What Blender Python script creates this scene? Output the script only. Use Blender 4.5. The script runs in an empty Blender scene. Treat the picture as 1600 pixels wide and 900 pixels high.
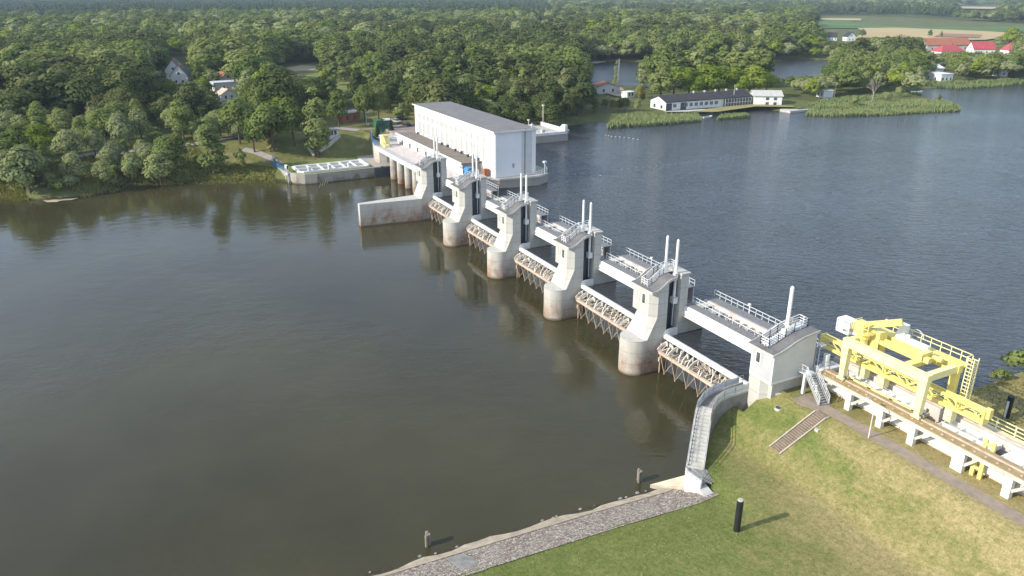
import bpy, bmesh, math, random
from mathutils import Vector, Matrix, noise
random.seed(11)
S = bpy.context.scene
COL = S.collection
R = math.radians

# ------------------------------------------------------------------ camera
FPX = 1200.0; HCAM = 55.0
TH = math.atan(465 / FPX); PSI = math.atan(659 / math.hypot(FPX, 465))
CF = Vector((-math.cos(PSI) * math.cos(TH), math.sin(PSI) * math.cos(TH), -math.sin(TH)))
CR = Vector((math.sin(PSI), math.cos(PSI), 0.0)); CU = CR.cross(CF)
CP = Vector((0, 0, HCAM))
cam_d = bpy.data.cameras.new('camera'); cam = bpy.data.objects.new('camera', cam_d); COL.objects.link(cam)
cam_d.sensor_width = 36; cam_d.lens = FPX / 1600 * 36; cam_d.clip_end = 30000; cam_d.clip_start = 0.5
cam.location = CP; cam.rotation_euler = CF.to_track_quat('-Z', 'Y').to_euler()
S.camera = cam

def ray(u, v): return CF + CR * ((u - 800) / FPX) - CU * ((v - 450) / FPX)
def at(u, v, z=0.0):                       # survey: where a sight line meets height z
    d = ray(u, v); return CP + d * ((z - HCAM) / d.z)
def onx(u, v, x): d = ray(u, v); return CP + d * ((x - CP.x) / d.x)
def ony(u, v, y): d = ray(u, v); return CP + d * ((y - CP.y) / d.y)
def px(p):
    q = Vector(p) - CP; k = q.dot(CF)
    if k < 1: return (-9999, -9999, k)
    return (800 + FPX * q.dot(CR) / k, 450 - FPX * q.dot(CU) / k, k)
def height_to(p, v):
    lo, hi = p[2], p[2] + 80
    for _ in range(40):
        m = (lo + hi) / 2
        if px((p[0], p[1], m))[1] > v: lo = m
        else: hi = m
    return lo - p[2]
def inpoly(x, y, P):
    c = False; j = len(P) - 1
    for i in range(len(P)):
        if (P[i][1] > y) != (P[j][1] > y) and x < (P[j][0] - P[i][0]) * (y - P[i][1]) / (P[j][1] - P[i][1]) + P[i][0]: c = not c
        j = i
    return c
def lerp_table(T, y):
    if y <= T[0][0]: return T[0][1]
    for (a, va), (b, vb) in zip(T, T[1:]):
        if y <= b: return va + (vb - va) * (y - a) / (b - a)
    return T[-1][1]
def sstep(a, b, x):
    t = max(0, min(1, (x - a) / (b - a))); return t * t * (3 - 2 * t)

# ------------------------------------------------------------------ light
SUN = Vector((-0.06 * math.cos(R(30)), -0.998 * math.cos(R(30)), math.sin(R(30)))).normalized()
sd = bpy.data.lights.new('sun', 'SUN'); so = bpy.data.objects.new('sun', sd); COL.objects.link(so)
sd.energy = 4.2; sd.angle = R(0.5); sd.color = (1.0, 0.93, 0.80)
so.rotation_euler = SUN.to_track_quat('Z', 'Y').to_euler(); so.location = (0, -50, 120)
W = bpy.data.worlds.new('World'); S.world = W; W.use_nodes = True
wn = W.node_tree.nodes; wl = W.node_tree.links
bg = wn['Background']; sky = wn.new('ShaderNodeTexSky'); sky.sky_type = 'NISHITA'; sky.sun_disc = False
sky.sun_elevation = R(30); sky.sun_rotation = math.atan2(SUN.x, SUN.y); sky.air_density = 1.0; sky.dust_density = 0.6; sky.ozone_density = 2.0
tcw = wn.new('ShaderNodeTexCoord'); cmap = wn.new('ShaderNodeMapping'); cmap.inputs['Scale'].default_value = (1, 1, 2.6); wl.new(tcw.outputs['Generated'], cmap.inputs[0])
cn = wn.new('ShaderNodeTexNoise'); cn.inputs['Scale'].default_value = 2.1; cn.inputs['Detail'].default_value = 6; cn.inputs['Roughness'].default_value = 0.55; wl.new(cmap.outputs[0], cn.inputs['Vector'])
cr = wn.new('ShaderNodeMapRange'); cr.interpolation_type = 'SMOOTHSTEP'; cr.inputs[1].default_value = 0.5; cr.inputs[2].default_value = 0.72; cr.inputs[3].default_value = 0.22; cr.inputs[4].default_value = 0.5; wl.new(cn.outputs['Fac'], cr.inputs[0])
cmx = wn.new('ShaderNodeMix'); cmx.data_type = 'RGBA'; wl.new(cr.outputs[0], cmx.inputs[0]); wl.new(sky.outputs[0], cmx.inputs[6]); cmx.inputs[7].default_value = (7.6, 8.3, 9.8, 1)
wl.new(cmx.outputs[2], bg.inputs[0]); bg.inputs[1].default_value = 0.15
vs = S.view_settings; vs.view_transform = 'Standard'; vs.look = 'None'; vs.exposure = 0.5; vs.gamma = 1; vs.use_curve_mapping = False
S.cycles.max_bounces = 8; S.cycles.volume_bounces = 0; S.cycles.use_denoising = True

# ------------------------------------------------------------------ mesh builder
class MB:
    def __init__(s): s.v = []; s.f = []
    def add(s, vs, fs):
        b = len(s.v); s.v += [tuple(p) for p in vs]; s.f += [tuple(b + i for i in f) for f in fs]; return s
    def box(s, x0, x1, y0, y1, z0, z1):
        return s.add([(x0,y0,z0),(x1,y0,z0),(x1,y1,z0),(x0,y1,z0),(x0,y0,z1),(x1,y0,z1),(x1,y1,z1),(x0,y1,z1)],
                     [(0,3,2,1),(4,5,6,7),(0,1,5,4),(1,2,6,5),(2,3,7,6),(3,0,4,7)])
    def bar(s, p, q, w, h=None):
        p = Vector(p); q = Vector(q); h = h or w; d = (q - p).normalized()
        a = d.cross(Vector((0, 0, 1)))
        if a.length < 1e-3: a = Vector((1, 0, 0))
        a.normalize(); b = a.cross(d).normalized()
        a = a * w / 2; b = b * h / 2
        return s.add([p-a-b, p+a-b, p+a+b, p-a+b, q-a-b, q+a-b, q+a+b, q-a+b],
                     [(0,3,2,1),(4,5,6,7),(0,1,5,4),(1,2,6,5),(2,3,7,6),(3,0,4,7)])
    def tube(s, p, q, r, r2=None, n=8):
        p = Vector(p); q = Vector(q); d = (q - p).normalized(); r2 = r if r2 is None else r2
        a = d.orthogonal().normalized(); b = d.cross(a)
        ring = lambda c, rr: [c + (a * math.cos(2*math.pi*i/n) + b * math.sin(2*math.pi*i/n)) * rr for i in range(n)]
        return s.loft([ring(p, r), ring(q, r2)])
    def loft(s, rings, caps=True):
        n = len(rings[0]); vs = [p for r in rings for p in r]; fs = []
        for k in range(len(rings) - 1):
            for i in range(n):
                j = (i + 1) % n; fs.append((k*n+i, k*n+j, (k+1)*n+j, (k+1)*n+i))
        if caps: fs.append(tuple(range(n))[::-1]); fs.append(tuple((len(rings)-1)*n + i for i in range(n)))
        return s.add(vs, fs)
    def prism(s, poly, z0, z1):
        return s.loft([[(x, y, z0) for x, y in poly], [(x, y, z1) for x, y in poly]])
    def prism_x(s, yz, x0, x1):
        return s.loft([[(x0, y, z) for y, z in yz], [(x1, y, z) for y, z in yz]])
    def prism_y(s, xz, y0, y1):
        return s.loft([[(x, y0, z) for x, z in xz], [(x, y1, z) for x, z in xz]])
    def rail(s, pts, h=1.1, rows=(0.55, 1.1), step=1.5, w=0.06, pw=None):
        pts = [Vector(p) for p in pts]; pw = pw or w
        for a, b in zip(pts, pts[1:]):
            for r in rows: s.bar(a + Vector((0,0,r)), b + Vector((0,0,r)), w)
            n = max(1, round((b - a).length / step))
            for i in range(n + 1):
                c = a.lerp(b, i / n); s.bar(c, c + Vector((0,0,h)), pw)
        return s
    def ball(s, c, r, n=8, m=6, sz=1.0):
        rings = []
        for k in range(1, m):
            t = math.pi * k / m
            rings.append([(c[0]+r*math.sin(t)*math.cos(2*math.pi*i/n), c[1]+r*math.sin(t)*math.sin(2*math.pi*i/n), c[2]-r*sz*math.cos(t)) for i in range(n)])
        return s.loft(rings)

OFF = {}
def mesh_obj(name, mb, mat, parent=None, off=None, smooth=False):
    me = bpy.data.meshes.new(name)
    if off is None: off = OFF.get(parent.name, (0,0,0)) if parent else (0,0,0)
    vs = [(x-off[0], y-off[1], z-off[2]) for x, y, z in mb.v]
    me.from_pydata(vs, [], mb.f); me.validate(); me.update()
    bm = bmesh.new(); bm.from_mesh(me); bmesh.ops.recalc_face_normals(bm, faces=bm.faces); bm.to_mesh(me); bm.free()
    if smooth:
        for p in me.polygons: p.use_smooth = True
    if mat: me.materials.append(mat)
    o = bpy.data.objects.new(name, me); COL.objects.link(o)
    if parent:
        o.parent = parent; OFF[o.name] = off
    return o
def thing(name, label, cat, loc=(0,0,0), rz=0, group=None, world=True):
    o = bpy.data.objects.new(name, None); COL.objects.link(o); o.empty_display_size = 0.3
    o.location = loc; o.rotation_euler = (0,0,rz); o['label'] = label; o['category'] = cat
    if group: o['group'] = group
    OFF[o.name] = tuple(loc) if world else (0,0,0)
    return o
def solo(name, mb, mat, label, cat, group=None, loc=(0,0,0), smooth=False):
    o = mesh_obj(name, mb, mat, off=loc, smooth=smooth); o.location = loc
    o['label'] = label; o['category'] = cat
    if group: o['group'] = group
    return o
def struct(name, mb, mat, kind='structure', smooth=False):
    o = mesh_obj(name, mb, mat, smooth=smooth); o['kind'] = kind; return o
def dup(root, loc, label, rz=None, scale=None, group=None):
    r = root.copy(); COL.objects.link(r); r.location = loc; r['label'] = label
    if rz is not None: r.rotation_euler = (0,0,rz)
    if scale is not None: r.scale = scale
    if group: r['group'] = group
    def kids(src, dst):
        for c in list(src.children):
            if c == dst: continue
            k = c.copy(); COL.objects.link(k); k.parent = dst; kids(c, k)
    kids(root, r)
    return r

# ------------------------------------------------------------------ materials
def base(name):
    m = bpy.data.materials.new(name); m.use_nodes = True
    return m, m.node_tree.nodes, m.node_tree.links, m.node_tree.nodes['Principled BSDF']
def nz(n, l, vec, scale, detail=4, rough=0.6, stretch=None):
    t = n.new('ShaderNodeTexNoise'); t.inputs['Scale'].default_value = scale; t.inputs['Detail'].default_value = detail; t.inputs['Roughness'].default_value = rough
    if stretch:
        mp = n.new('ShaderNodeMapping'); mp.inputs['Scale'].default_value = stretch; l.new(vec, mp.inputs['Vector']); vec = mp.outputs[0]
    l.new(vec, t.inputs['Vector']); return t.outputs['Fac']
def ramp(n, l, fac, stops):
    r = n.new('ShaderNodeValToRGB'); e = r.color_ramp.elements
    while len(e) < len(stops): e.new(0.5)
    for k, (p, c) in zip(e, stops): k.position = p; k.color = (*c, 1) if len(c) == 3 else c
    l.new(fac, r.inputs[0]); return r.outputs['Color']
def mix(n, l, fac, a, b, mode='MIX'):
    m = n.new('ShaderNodeMix'); m.data_type = 'RGBA'; m.blend_type = mode
    for sock, val in ((m.inputs[0], fac), (m.inputs[6], a), (m.inputs[7], b)):
        if isinstance(val, (int, float)): sock.default_value = val
        elif isinstance(val, tuple): sock.default_value = (*val, 1)
        else: l.new(val, sock)
    return m.outputs[2]
def math_n(n, l, op, a, b=0.0, clamp=False):
    m = n.new('ShaderNodeMath'); m.operation = op; m.use_clamp = clamp
    for sock, val in ((m.inputs[0], a), (m.inputs[1], b)):
        if isinstance(val, (int, float)): sock.default_value = val
        else: l.new(val, sock)
    return m.outputs[0]
def maprange(n, l, v, a, b, c=0.0, d=1.0):
    m = n.new('ShaderNodeMapRange'); m.inputs[1].default_value = a; m.inputs[2].default_value = b; m.inputs[3].default_value = c; m.inputs[4].default_value = d
    l.new(v, m.inputs[0]); return m.outputs[0]
def pos(n): return n.new('ShaderNodeNewGeometry').outputs['Position']
def sepz(n, l, v):
    s = n.new('ShaderNodeSeparateXYZ'); l.new(v, s.inputs[0]); return s.outputs
def bump(n, l, bs, h, strength=0.3, dist=0.05):
    b = n.new('ShaderNodeBump'); b.inputs['Strength'].default_value = strength; b.inputs['Distance'].default_value = dist
    l.new(h, b.inputs['Height']); l.new(b.outputs[0], bs.inputs['Normal'])
def surf(name, c1, c2=None, scale=1.5, rough=0.7, metallic=0.0, bmp=0.0, stretch=None, detail=5, lo=0.35, hi=0.65):
    m, n, l, b = base(name); c2 = c2 or tuple(x * 0.8 for x in c1)
    p = pos(n); f = nz(n, l, p, scale, detail, 0.65, stretch)
    l.new(ramp(n, l, f, [(lo, c2), (hi, c1)]), b.inputs['Base Color'])
    b.inputs['Roughness'].default_value = rough; b.inputs['Specular IOR Level'].default_value = 0.2 if rough >= 0.7 else 0.5; b.inputs['Metallic'].default_value = metallic
    if bmp: bump(n, l, b, nz(n, l, p, scale * 6, 4), bmp, 0.03)
    return m
def concrete_wet(name, c, rust=(0.24, 0.125, 0.055), top=3.4):
    m, n, l, b = base(name); p = pos(n); z = sepz(n, l, p)[2]
    streak = nz(n, l, p, 1.0, 5, 0.6, (1.3, 1.3, 0.12)); blot = nz(n, l, p, 0.7, 5)
    col = ramp(n, l, streak, [(0.3, tuple(x * 0.86 for x in c)), (0.62, c)])
    zz = math_n(n, l, 'ADD', z, maprange(n, l, nz(n, l, p, 0.35, 4, 0.6, (1, 1, 0.3)), 0.3, 0.7, -2.2, 2.2))
    rf = maprange(n, l, zz, top, 0.2); rf = math_n(n, l, 'MULTIPLY', rf, maprange(n, l, blot, 0.35, 0.62, 0.35, 1.0), True)
    col = mix(n, l, rf, col, rust)
    jt = maprange(n, l, math_n(n, l, 'FRACT', math_n(n, l, 'MULTIPLY', z, 0.53)), 0.03, 0.06, 0.72, 1.0)
    col = mix(n, l, 1.0, col, jt, 'MULTIPLY')
    wet = maprange(n, l, math_n(n, l, 'ADD', z, maprange(n, l, blot, 0.3, 0.7, -0.15, 0.15)), 0.45, 0.15)
    col = mix(n, l, math_n(n, l, 'MULTIPLY', wet, 0.8), col, (0.05, 0.045, 0.03))
    l.new(col, b.inputs['Base Color']); b.inputs['Roughness'].default_value = 0.85
    bump(n, l, b, nz(n, l, p, 6, 5), 0.15, 0.03); return m
M = {}
M['pier'] = concrete_wet('pier_concrete', (0.49, 0.478, 0.435), top=5.6)
M['quay'] = concrete_wet('quay_concrete', (0.36, 0.33, 0.28), (0.16, 0.12, 0.08), 1.8)
M['conc'] = surf('pale_concrete', (0.52, 0.51, 0.47), (0.40, 0.39, 0.36), 0.9, 0.85, bmp=0.15)
M['conc_d'] = surf('grey_concrete', (0.30, 0.29, 0.27), (0.19, 0.185, 0.17), 0.8, 0.9, bmp=0.2)
M['pink'] = surf('pinkish_concrete', (0.62, 0.57, 0.54), (0.48, 0.42, 0.39), 0.8, 0.85, stretch=(1, 1, 0.3))
M['white'] = surf('white_paint', (0.78, 0.78, 0.76), (0.66, 0.66, 0.63), 0.7, 0.5)
M['cabin'] = surf('pale_grey_render', (0.62, 0.62, 0.61), (0.55, 0.55, 0.53), 0.5, 0.7)
M['psw'] = surf('hall_render', (0.80, 0.80, 0.79), (0.755, 0.755, 0.745), 0.25, 0.7)
M['panel'] = surf('grey_front_panel', (0.43, 0.43, 0.44), (0.38, 0.38, 0.39), 0.5, 0.7)
M['steel'] = surf('pale_grey_steel', (0.62, 0.64, 0.66), (0.52, 0.54, 0.55), 1.2, 0.45)
M['galv'] = surf('galvanised_steel', (0.42, 0.43, 0.44), (0.32, 0.33, 0.34), 2.0, 0.5, 0.2)
M['slot'] = surf('dark_gate_steel', (0.07, 0.085, 0.10), (0.035, 0.045, 0.055), 1.5, 0.5, stretch=(3, 3, 0.2))
M['roof'] = surf('roof_felt', (0.17, 0.165, 0.165), (0.12, 0.118, 0.12), 0.8, 0.85, bmp=0.1)
M['deck'] = surf('deck_grating', (0.225, 0.228, 0.232), (0.15, 0.152, 0.156), 2.5, 0.8)
M['rust'] = surf('weathered_steel', (0.58, 0.48, 0.39), (0.40, 0.30, 0.22), 1.1, 0.75)
M['rib'] = surf('stained_white_steel', (0.68, 0.65, 0.60), (0.44, 0.39, 0.32), 1.3, 0.7)
M['strut'] = surf('brown_strut_steel', (0.42, 0.33, 0.24), (0.25, 0.185, 0.13), 1.4, 0.8)
M['drift'] = surf('driftwood', (0.42, 0.35, 0.26), (0.22, 0.17, 0.12), 2.0, 0.9)
M['brown'] = surf('brown_walkway', (0.40, 0.30, 0.155), (0.28, 0.21, 0.11), 1.6, 0.85, bmp=0.2)
M['yellow'] = surf('yellow_paint', (0.78, 0.68, 0.23), (0.68, 0.57, 0.16), 0.8, 0.45)
M['paleyel'] = surf('pale_yellow_paint', (0.80, 0.75, 0.41), (0.72, 0.66, 0.30), 0.9, 0.5)  # paler tone of the yellow: crane front members, fence, yoke, rake
M['blue'] = surf('blue_paint', (0.05, 0.24, 0.52), (0.04, 0.18, 0.42), 1.0, 0.5)
M['wroof'] = surf('powerhouse_roofing', (0.205, 0.198, 0.19), (0.165, 0.16, 0.155), 0.3, 0.8)
M['broof'] = surf('brown_gravel_roof', (0.21, 0.18, 0.155), (0.155, 0.135, 0.115), 0.6, 0.9)
M['glass'] = surf('window_glass', (0.10, 0.115, 0.13), (0.05, 0.06, 0.07), 0.6, 0.12)
M['pane'] = surf('frosted_pane', (0.50, 0.51, 0.50), (0.42, 0.43, 0.43), 0.7, 0.25)
M['black'] = surf('black_pole_coating', (0.015, 0.015, 0.017), (0.008, 0.008, 0.01), 2, 0.6)
M['timber'] = surf('weathered_timber', (0.30, 0.27, 0.22), (0.16, 0.14, 0.11), 3.0, 0.9, stretch=(4, 4, 0.5))
M['brick'] = surf('orange_brick', (0.38, 0.16, 0.085), (0.28, 0.11, 0.06), 2.0, 0.9)
M['green'] = surf('green_container_paint', (0.03, 0.16, 0.07), (0.02, 0.11, 0.05), 1.0, 0.5)
M['hallpane'] = surf('hall_window_pane', (0.44, 0.45, 0.455), (0.35, 0.36, 0.365), 0.5, 0.2)
M['redroof'] = surf('red_sheet_roof', (0.44, 0.075, 0.085), (0.34, 0.05, 0.06), 0.5, 0.5)
M['tile'] = surf('clay_tile_roof', (0.38, 0.15, 0.09), (0.27, 0.11, 0.07), 0.8, 0.85)
M['darkroof'] = surf('charcoal_roof', (0.055, 0.055, 0.06), (0.035, 0.035, 0.04), 0.6, 0.8)
M['path'] = surf('worn_asphalt', (0.33, 0.27, 0.215), (0.25, 0.205, 0.16), 1.2, 0.95, bmp=0.15)
M['road'] = surf('pale_road', (0.36, 0.33, 0.30), (0.27, 0.25, 0.23), 0.4, 0.95)
M['sand'] = surf('sand', (0.48, 0.39, 0.27), (0.36, 0.28, 0.18), 0.5, 0.95, bmp=0.2)
M['wheat'] = surf('ripe_grain', (0.46, 0.36, 0.19), (0.36, 0.27, 0.13), 0.02, 0.95, stretch=(1, 6, 1))
M['soil'] = surf('ploughed_soil', (0.30, 0.19, 0.12), (0.22, 0.14, 0.09), 0.02, 0.95)
M['crop'] = surf('green_crop', (0.10, 0.17, 0.05), (0.07, 0.12, 0.035), 0.02, 0.95)
M['meadow'] = surf('meadow_grass', (0.20, 0.22, 0.065), (0.12, 0.155, 0.045), 0.06, 0.95)
M['bark'] = surf('bark', (0.14, 0.11, 0.085), (0.07, 0.055, 0.04), 2.0, 0.95, stretch=(3, 3, 0.5))
M['deadwood'] = surf('bare_wood', (0.34, 0.30, 0.25), (0.22, 0.19, 0.16), 2.0, 0.95)
M['birchbark'] = surf('pale_bark', (0.50, 0.48, 0.44), (0.25, 0.24, 0.22), 2.0, 0.9)
M['carpaint_d'] = surf('dark_car_paint', (0.03, 0.03, 0.035), (0.025, 0.025, 0.03), 1, 0.25)
M['carpaint_s'] = surf('silver_car_paint', (0.55, 0.56, 0.58), (0.5, 0.51, 0.53), 1, 0.25, 0.4)
M['rubber'] = surf('tyre_rubber', (0.02, 0.02, 0.02), (0.015, 0.015, 0.015), 3, 0.9)

def foliage(name, stops, trans=0.22, scale=0.03, big=0.35):
    m, n, l, b = base(name); oi = n.new('ShaderNodeObjectInfo'); p = pos(n)
    f = math_n(n, l, 'ADD', math_n(n, l, 'MULTIPLY', oi.outputs['Random'], 1 - big), math_n(n, l, 'MULTIPLY', maprange(n, l, nz(n, l, oi.outputs['Location'], scale, 2), 0.3, 0.7), big))
    col = ramp(n, l, f, stops)
    leaf = nz(n, l, p, 0.9, 3)
    col = mix(n, l, maprange(n, l, leaf, 0.35, 0.65, 0.0, 0.55), col, mix(n, l, 1.0, col, (0.70, 0.78, 0.62), 'MULTIPLY'))
    d = n.new('ShaderNodeBsdfDiffuse'); t = n.new('ShaderNodeBsdfTranslucent'); mx = n.new('ShaderNodeMixShader')
    l.new(col, d.inputs[0]); l.new(mix(n, l, 1.0, col, (1.25, 1.3, 0.6), 'MULTIPLY'), t.inputs[0]); mx.inputs[0].default_value = trans
    l.new(d.outputs[0], mx.inputs[1]); l.new(t.outputs[0], mx.inputs[2]); l.new(mx.outputs[0], n['Material Output'].inputs[0])
    n.remove(b); return m
M['leaf'] = foliage('broadleaf_foliage', [(0.0, (0.075, 0.110, 0.034)), (0.25, (0.130, 0.172, 0.050)), (0.5, (0.185, 0.222, 0.070)), (0.75, (0.220, 0.245, 0.085)), (1.0, (0.285, 0.305, 0.140))])
M['leafdark'] = foliage('dark_broadleaf_foliage', [(0.0, (0.055, 0.080, 0.030)), (0.4, (0.092, 0.115, 0.042)), (0.75, (0.135, 0.150, 0.058)), (1.0, (0.185, 0.185, 0.080))])
M['willow'] = foliage('willow_foliage', [(0.0, (0.23, 0.26, 0.125)), (0.5, (0.29, 0.31, 0.16)), (1.0, (0.31, 0.34, 0.145))], 0.32)
M['lime'] = foliage('fresh_green_foliage', [(0.0, (0.175, 0.240, 0.032)), (0.5, (0.225, 0.285, 0.040)), (1.0, (0.265, 0.300, 0.060))], 0.3)
M['pine'] = foliage('pine_foliage', [(0.0, (0.055, 0.088, 0.042)), (0.5, (0.085, 0.118, 0.056)), (1.0, (0.13, 0.150, 0.075))], 0.1)
M['spruce'] = foliage('spruce_foliage', [(0.0, (0.028, 0.05, 0.024)), (1.0, (0.045, 0.070, 0.034))], 0.1)
M['pale'] = foliage('pale_green_foliage', [(0.0, (0.165, 0.205, 0.070)), (0.5, (0.195, 0.235, 0.085)), (1.0, (0.225, 0.245, 0.105))], 0.28)
M['yellowleaf'] = foliage('yellow_green_foliage', [(0.0, (0.19, 0.17, 0.05)), (1.0, (0.22, 0.19, 0.06))], 0.3)
M['reed'] = foliage('reed_leaves', [(0.0, (0.19, 0.235, 0.11)), (0.5, (0.235, 0.275, 0.13)), (1.0, (0.29, 0.31, 0.17))], 0.3)

VIEW = math.atan2(CF.y, CF.x)
def water(name, col, s1, s2, st, rot, bs, rough=0.04, calm=(0.25, 1.5)):
    m, n, l, b = base(name); p = pos(n)
    mp = n.new('ShaderNodeMapping'); mp.vector_type = 'TEXTURE'; mp.inputs['Rotation'].default_value = (0, 0, rot); mp.inputs['Scale'].default_value = st; l.new(p, mp.inputs[0])
    a = nz(n, l, mp.outputs[0], s1, 3, 0.55); c = nz(n, l, mp.outputs[0], s2, 3, 0.6)
    h = math_n(n, l, 'ADD', a, math_n(n, l, 'MULTIPLY', c, 0.35))
    gust = maprange(n, l, nz(n, l, p, 0.018, 4, 0.6), 0.38, 0.66, *calm)
    h = math_n(n, l, 'MULTIPLY', h, gust)
    bump(n, l, b, h, 1.0, bs)
    murk = nz(n, l, p, 0.02, 4, 0.6)
    l.new(ramp(n, l, murk, [(0.3, tuple(x * 0.7 for x in col)), (0.7, tuple(x * 1.35 for x in col))]), b.inputs['Base Color'])
    b.inputs['Roughness'].default_value = rough; b.inputs['IOR'].default_value = 1.333
    return m
M['river'] = water('river_water', (0.044, 0.040, 0.018), 0.35, 1.6, (1, 1.6, 1), VIEW + 0.1, 0.08, 0.06)
M['lake'] = water('reservoir_water', (0.034, 0.038, 0.043), 0.95, 2.6, (1.0, 3.0, 1), VIEW - 0.22, 0.32, 0.12, (0.75, 1.1))
# ================================================================== SETTING
PITCH = 23.72; XR0 = -84.2; PW = 4.7
ZU = 5.7                                   # reservoir level; the tailwater is z = 0
XL = [(-400,-330),(-120,-300),(-60,-275),(-32,-256),(-22,-245),(-12,-243.5),(-6,-246),(0,-255),(8,-254),(16,-249.5),(27,-245.5),(38,-240.5),(44,-237),(60,-236),(78,-237),(79,-262),(104,-262),(105,-233),(138,-233),(143,-243),(152,-256),(166,-260),(194,-262),(209,-258),(232,-258),(255,-262),(262,-246),(285,-236),(310,-226),(322,-217),(329,-213.5),(336,-217),(345,-232),(358,-262),(375,-276),(398,-274),(430,-270),(462,-268),(700,-262),(1200,-300),(3000,-700),(7000,-1800)]
XRB = [(-400,-66),(10,-62.7),(25,-62.1),(40,-61.4),(50,-60.7),(53,-61)]
WALL = []                                  # retaining wall with the stair walk: foot -> bend -> house
for u, v, z in ((1086,731,3.5),(1100,640,6.35),(1116,620,6.75),(1140,612,7.0),(1168,603,7.2)):
    WALL.append(at(u, v, z))
POND = [at(u, v, 7.0) for u, v in ((905,131),(985,135),(1100,133),(1230,126),(1300,116),(1300,92),(1200,94),(1050,96),(960,95),(915,99))]
PONDXY = [(p.x, p.y) for p in POND]
def ground_h(x, y):
    if x > -150:                            # right bank
        n1 = noise.noise((x * 0.09, y * 0.09, 0)) * 0.25
        if y > 64.5 and x < -62.5: return -3
        if y < 84.5:
            if y < 53:
                d = x - lerp_table(XRB, y); low = -0.6 + 4.0 * sstep(0, 8.5, d) if d > 0 else max(-3, -0.6 + d)
                low = max(-3, min(-0.25 + d * 0.42, 3.2)) if d < 8.5 else 3.2 + sstep(8, 16, d) * 0.7
            else:
                low = 3.3 + 0.5 * sstep(-58, -50, x)
                for a, b in zip(WALL, WALL[1:]):
                    if min(a.y, b.y) - 0.01 <= y <= max(a.y, b.y) + 0.01:
                        t = (y - a.y) / (b.y - a.y); xw = a.x + (b.x - a.x) * t
                        if x < xw: return -3
                if y < WALL[0].y and x < WALL[0].x - 0.3: low = min(low, max(-2, (x + 60.4) * 0.9 + 0.2))
            up = 8.0
            tt = max(0.0, min(1.0, (y - 60.8) / 7.9)); hh = low + (up - low) * tt
            w = sstep(53, 57, y) * (1 - sstep(66.5, 69.0, y))
            return hh + n1 * w * 0.25
        w = sstep(84.5, 89, y)
        d = x + 53.5
        far = max(2.0, min(6.5, 5.3 + d * 0.35)) + max(0, min(1.0, (d - 6) * 0.08))
        if x < -56 and y > 84.5: return 1.0
        return 8.0 * (1 - w) + far * w
    d = lerp_table(XL, y) - x               # left bank: metres inland
    wl = ZU if y > 86 else 0.0
    top = 7.4 if y > 86 else 2.9 + 4.5 * sstep(6, 34, d) if not 44 < y < 79 else (2.9 + 5.6 * sstep(12, 30, d))
    if 78 <= y <= 104: top = 8.6
    if d < 0: hh = max(wl - 3, wl - 0.35 + d * 0.25)
    else: hh = wl - 0.35 + (top - wl + 0.35) * sstep(0, 7, d) if not 44 < y < 79 else top
    if d > 25:
        hh += noise.noise((x * 0.01, y * 0.01, 1.3)) * 0.5
        if inpoly(x, y, PONDXY): hh = 4.5
    dd = math.hypot(x, y)
    hh += 22 * sstep(4200, 6500, dd)         # low hills along the skyline
    return hh
def axis(parts):
    r = []
    for a, b, s in parts:
        k = a
        while k < b - 1e-6: r.append(k); k += s
    r.append(parts[-1][1]); return r
GX = axis([(-7000,-2000,250),(-2000,-800,60),(-800,-420,12),(-420,-285,5),(-285,-205,2.0),(-205,-80,14),(-80,-66,2),(-66,-40,0.8),(-40,-10,2),(-10,60,10),(60,700,80)])
GY = axis([(-2600,-600,250),(-600,-120,24),(-120,-60,6),(-60,-8,2.5),(-8,42,1.6),(42,108,0.9),(108,150,2),(150,420,4),(420,900,16),(900,2200,60),(2200,7200,250)])
g = MB(); NX = len(GX)
g.v = [(x, y, ground_h(x, y)) for y in GY for x in GX]
g.f = [(j*NX+i, j*NX+i+1, (j+1)*NX+i+1, (j+1)*NX+i) for j in range(len(GY)-1) for i in range(NX-1)]

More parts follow.
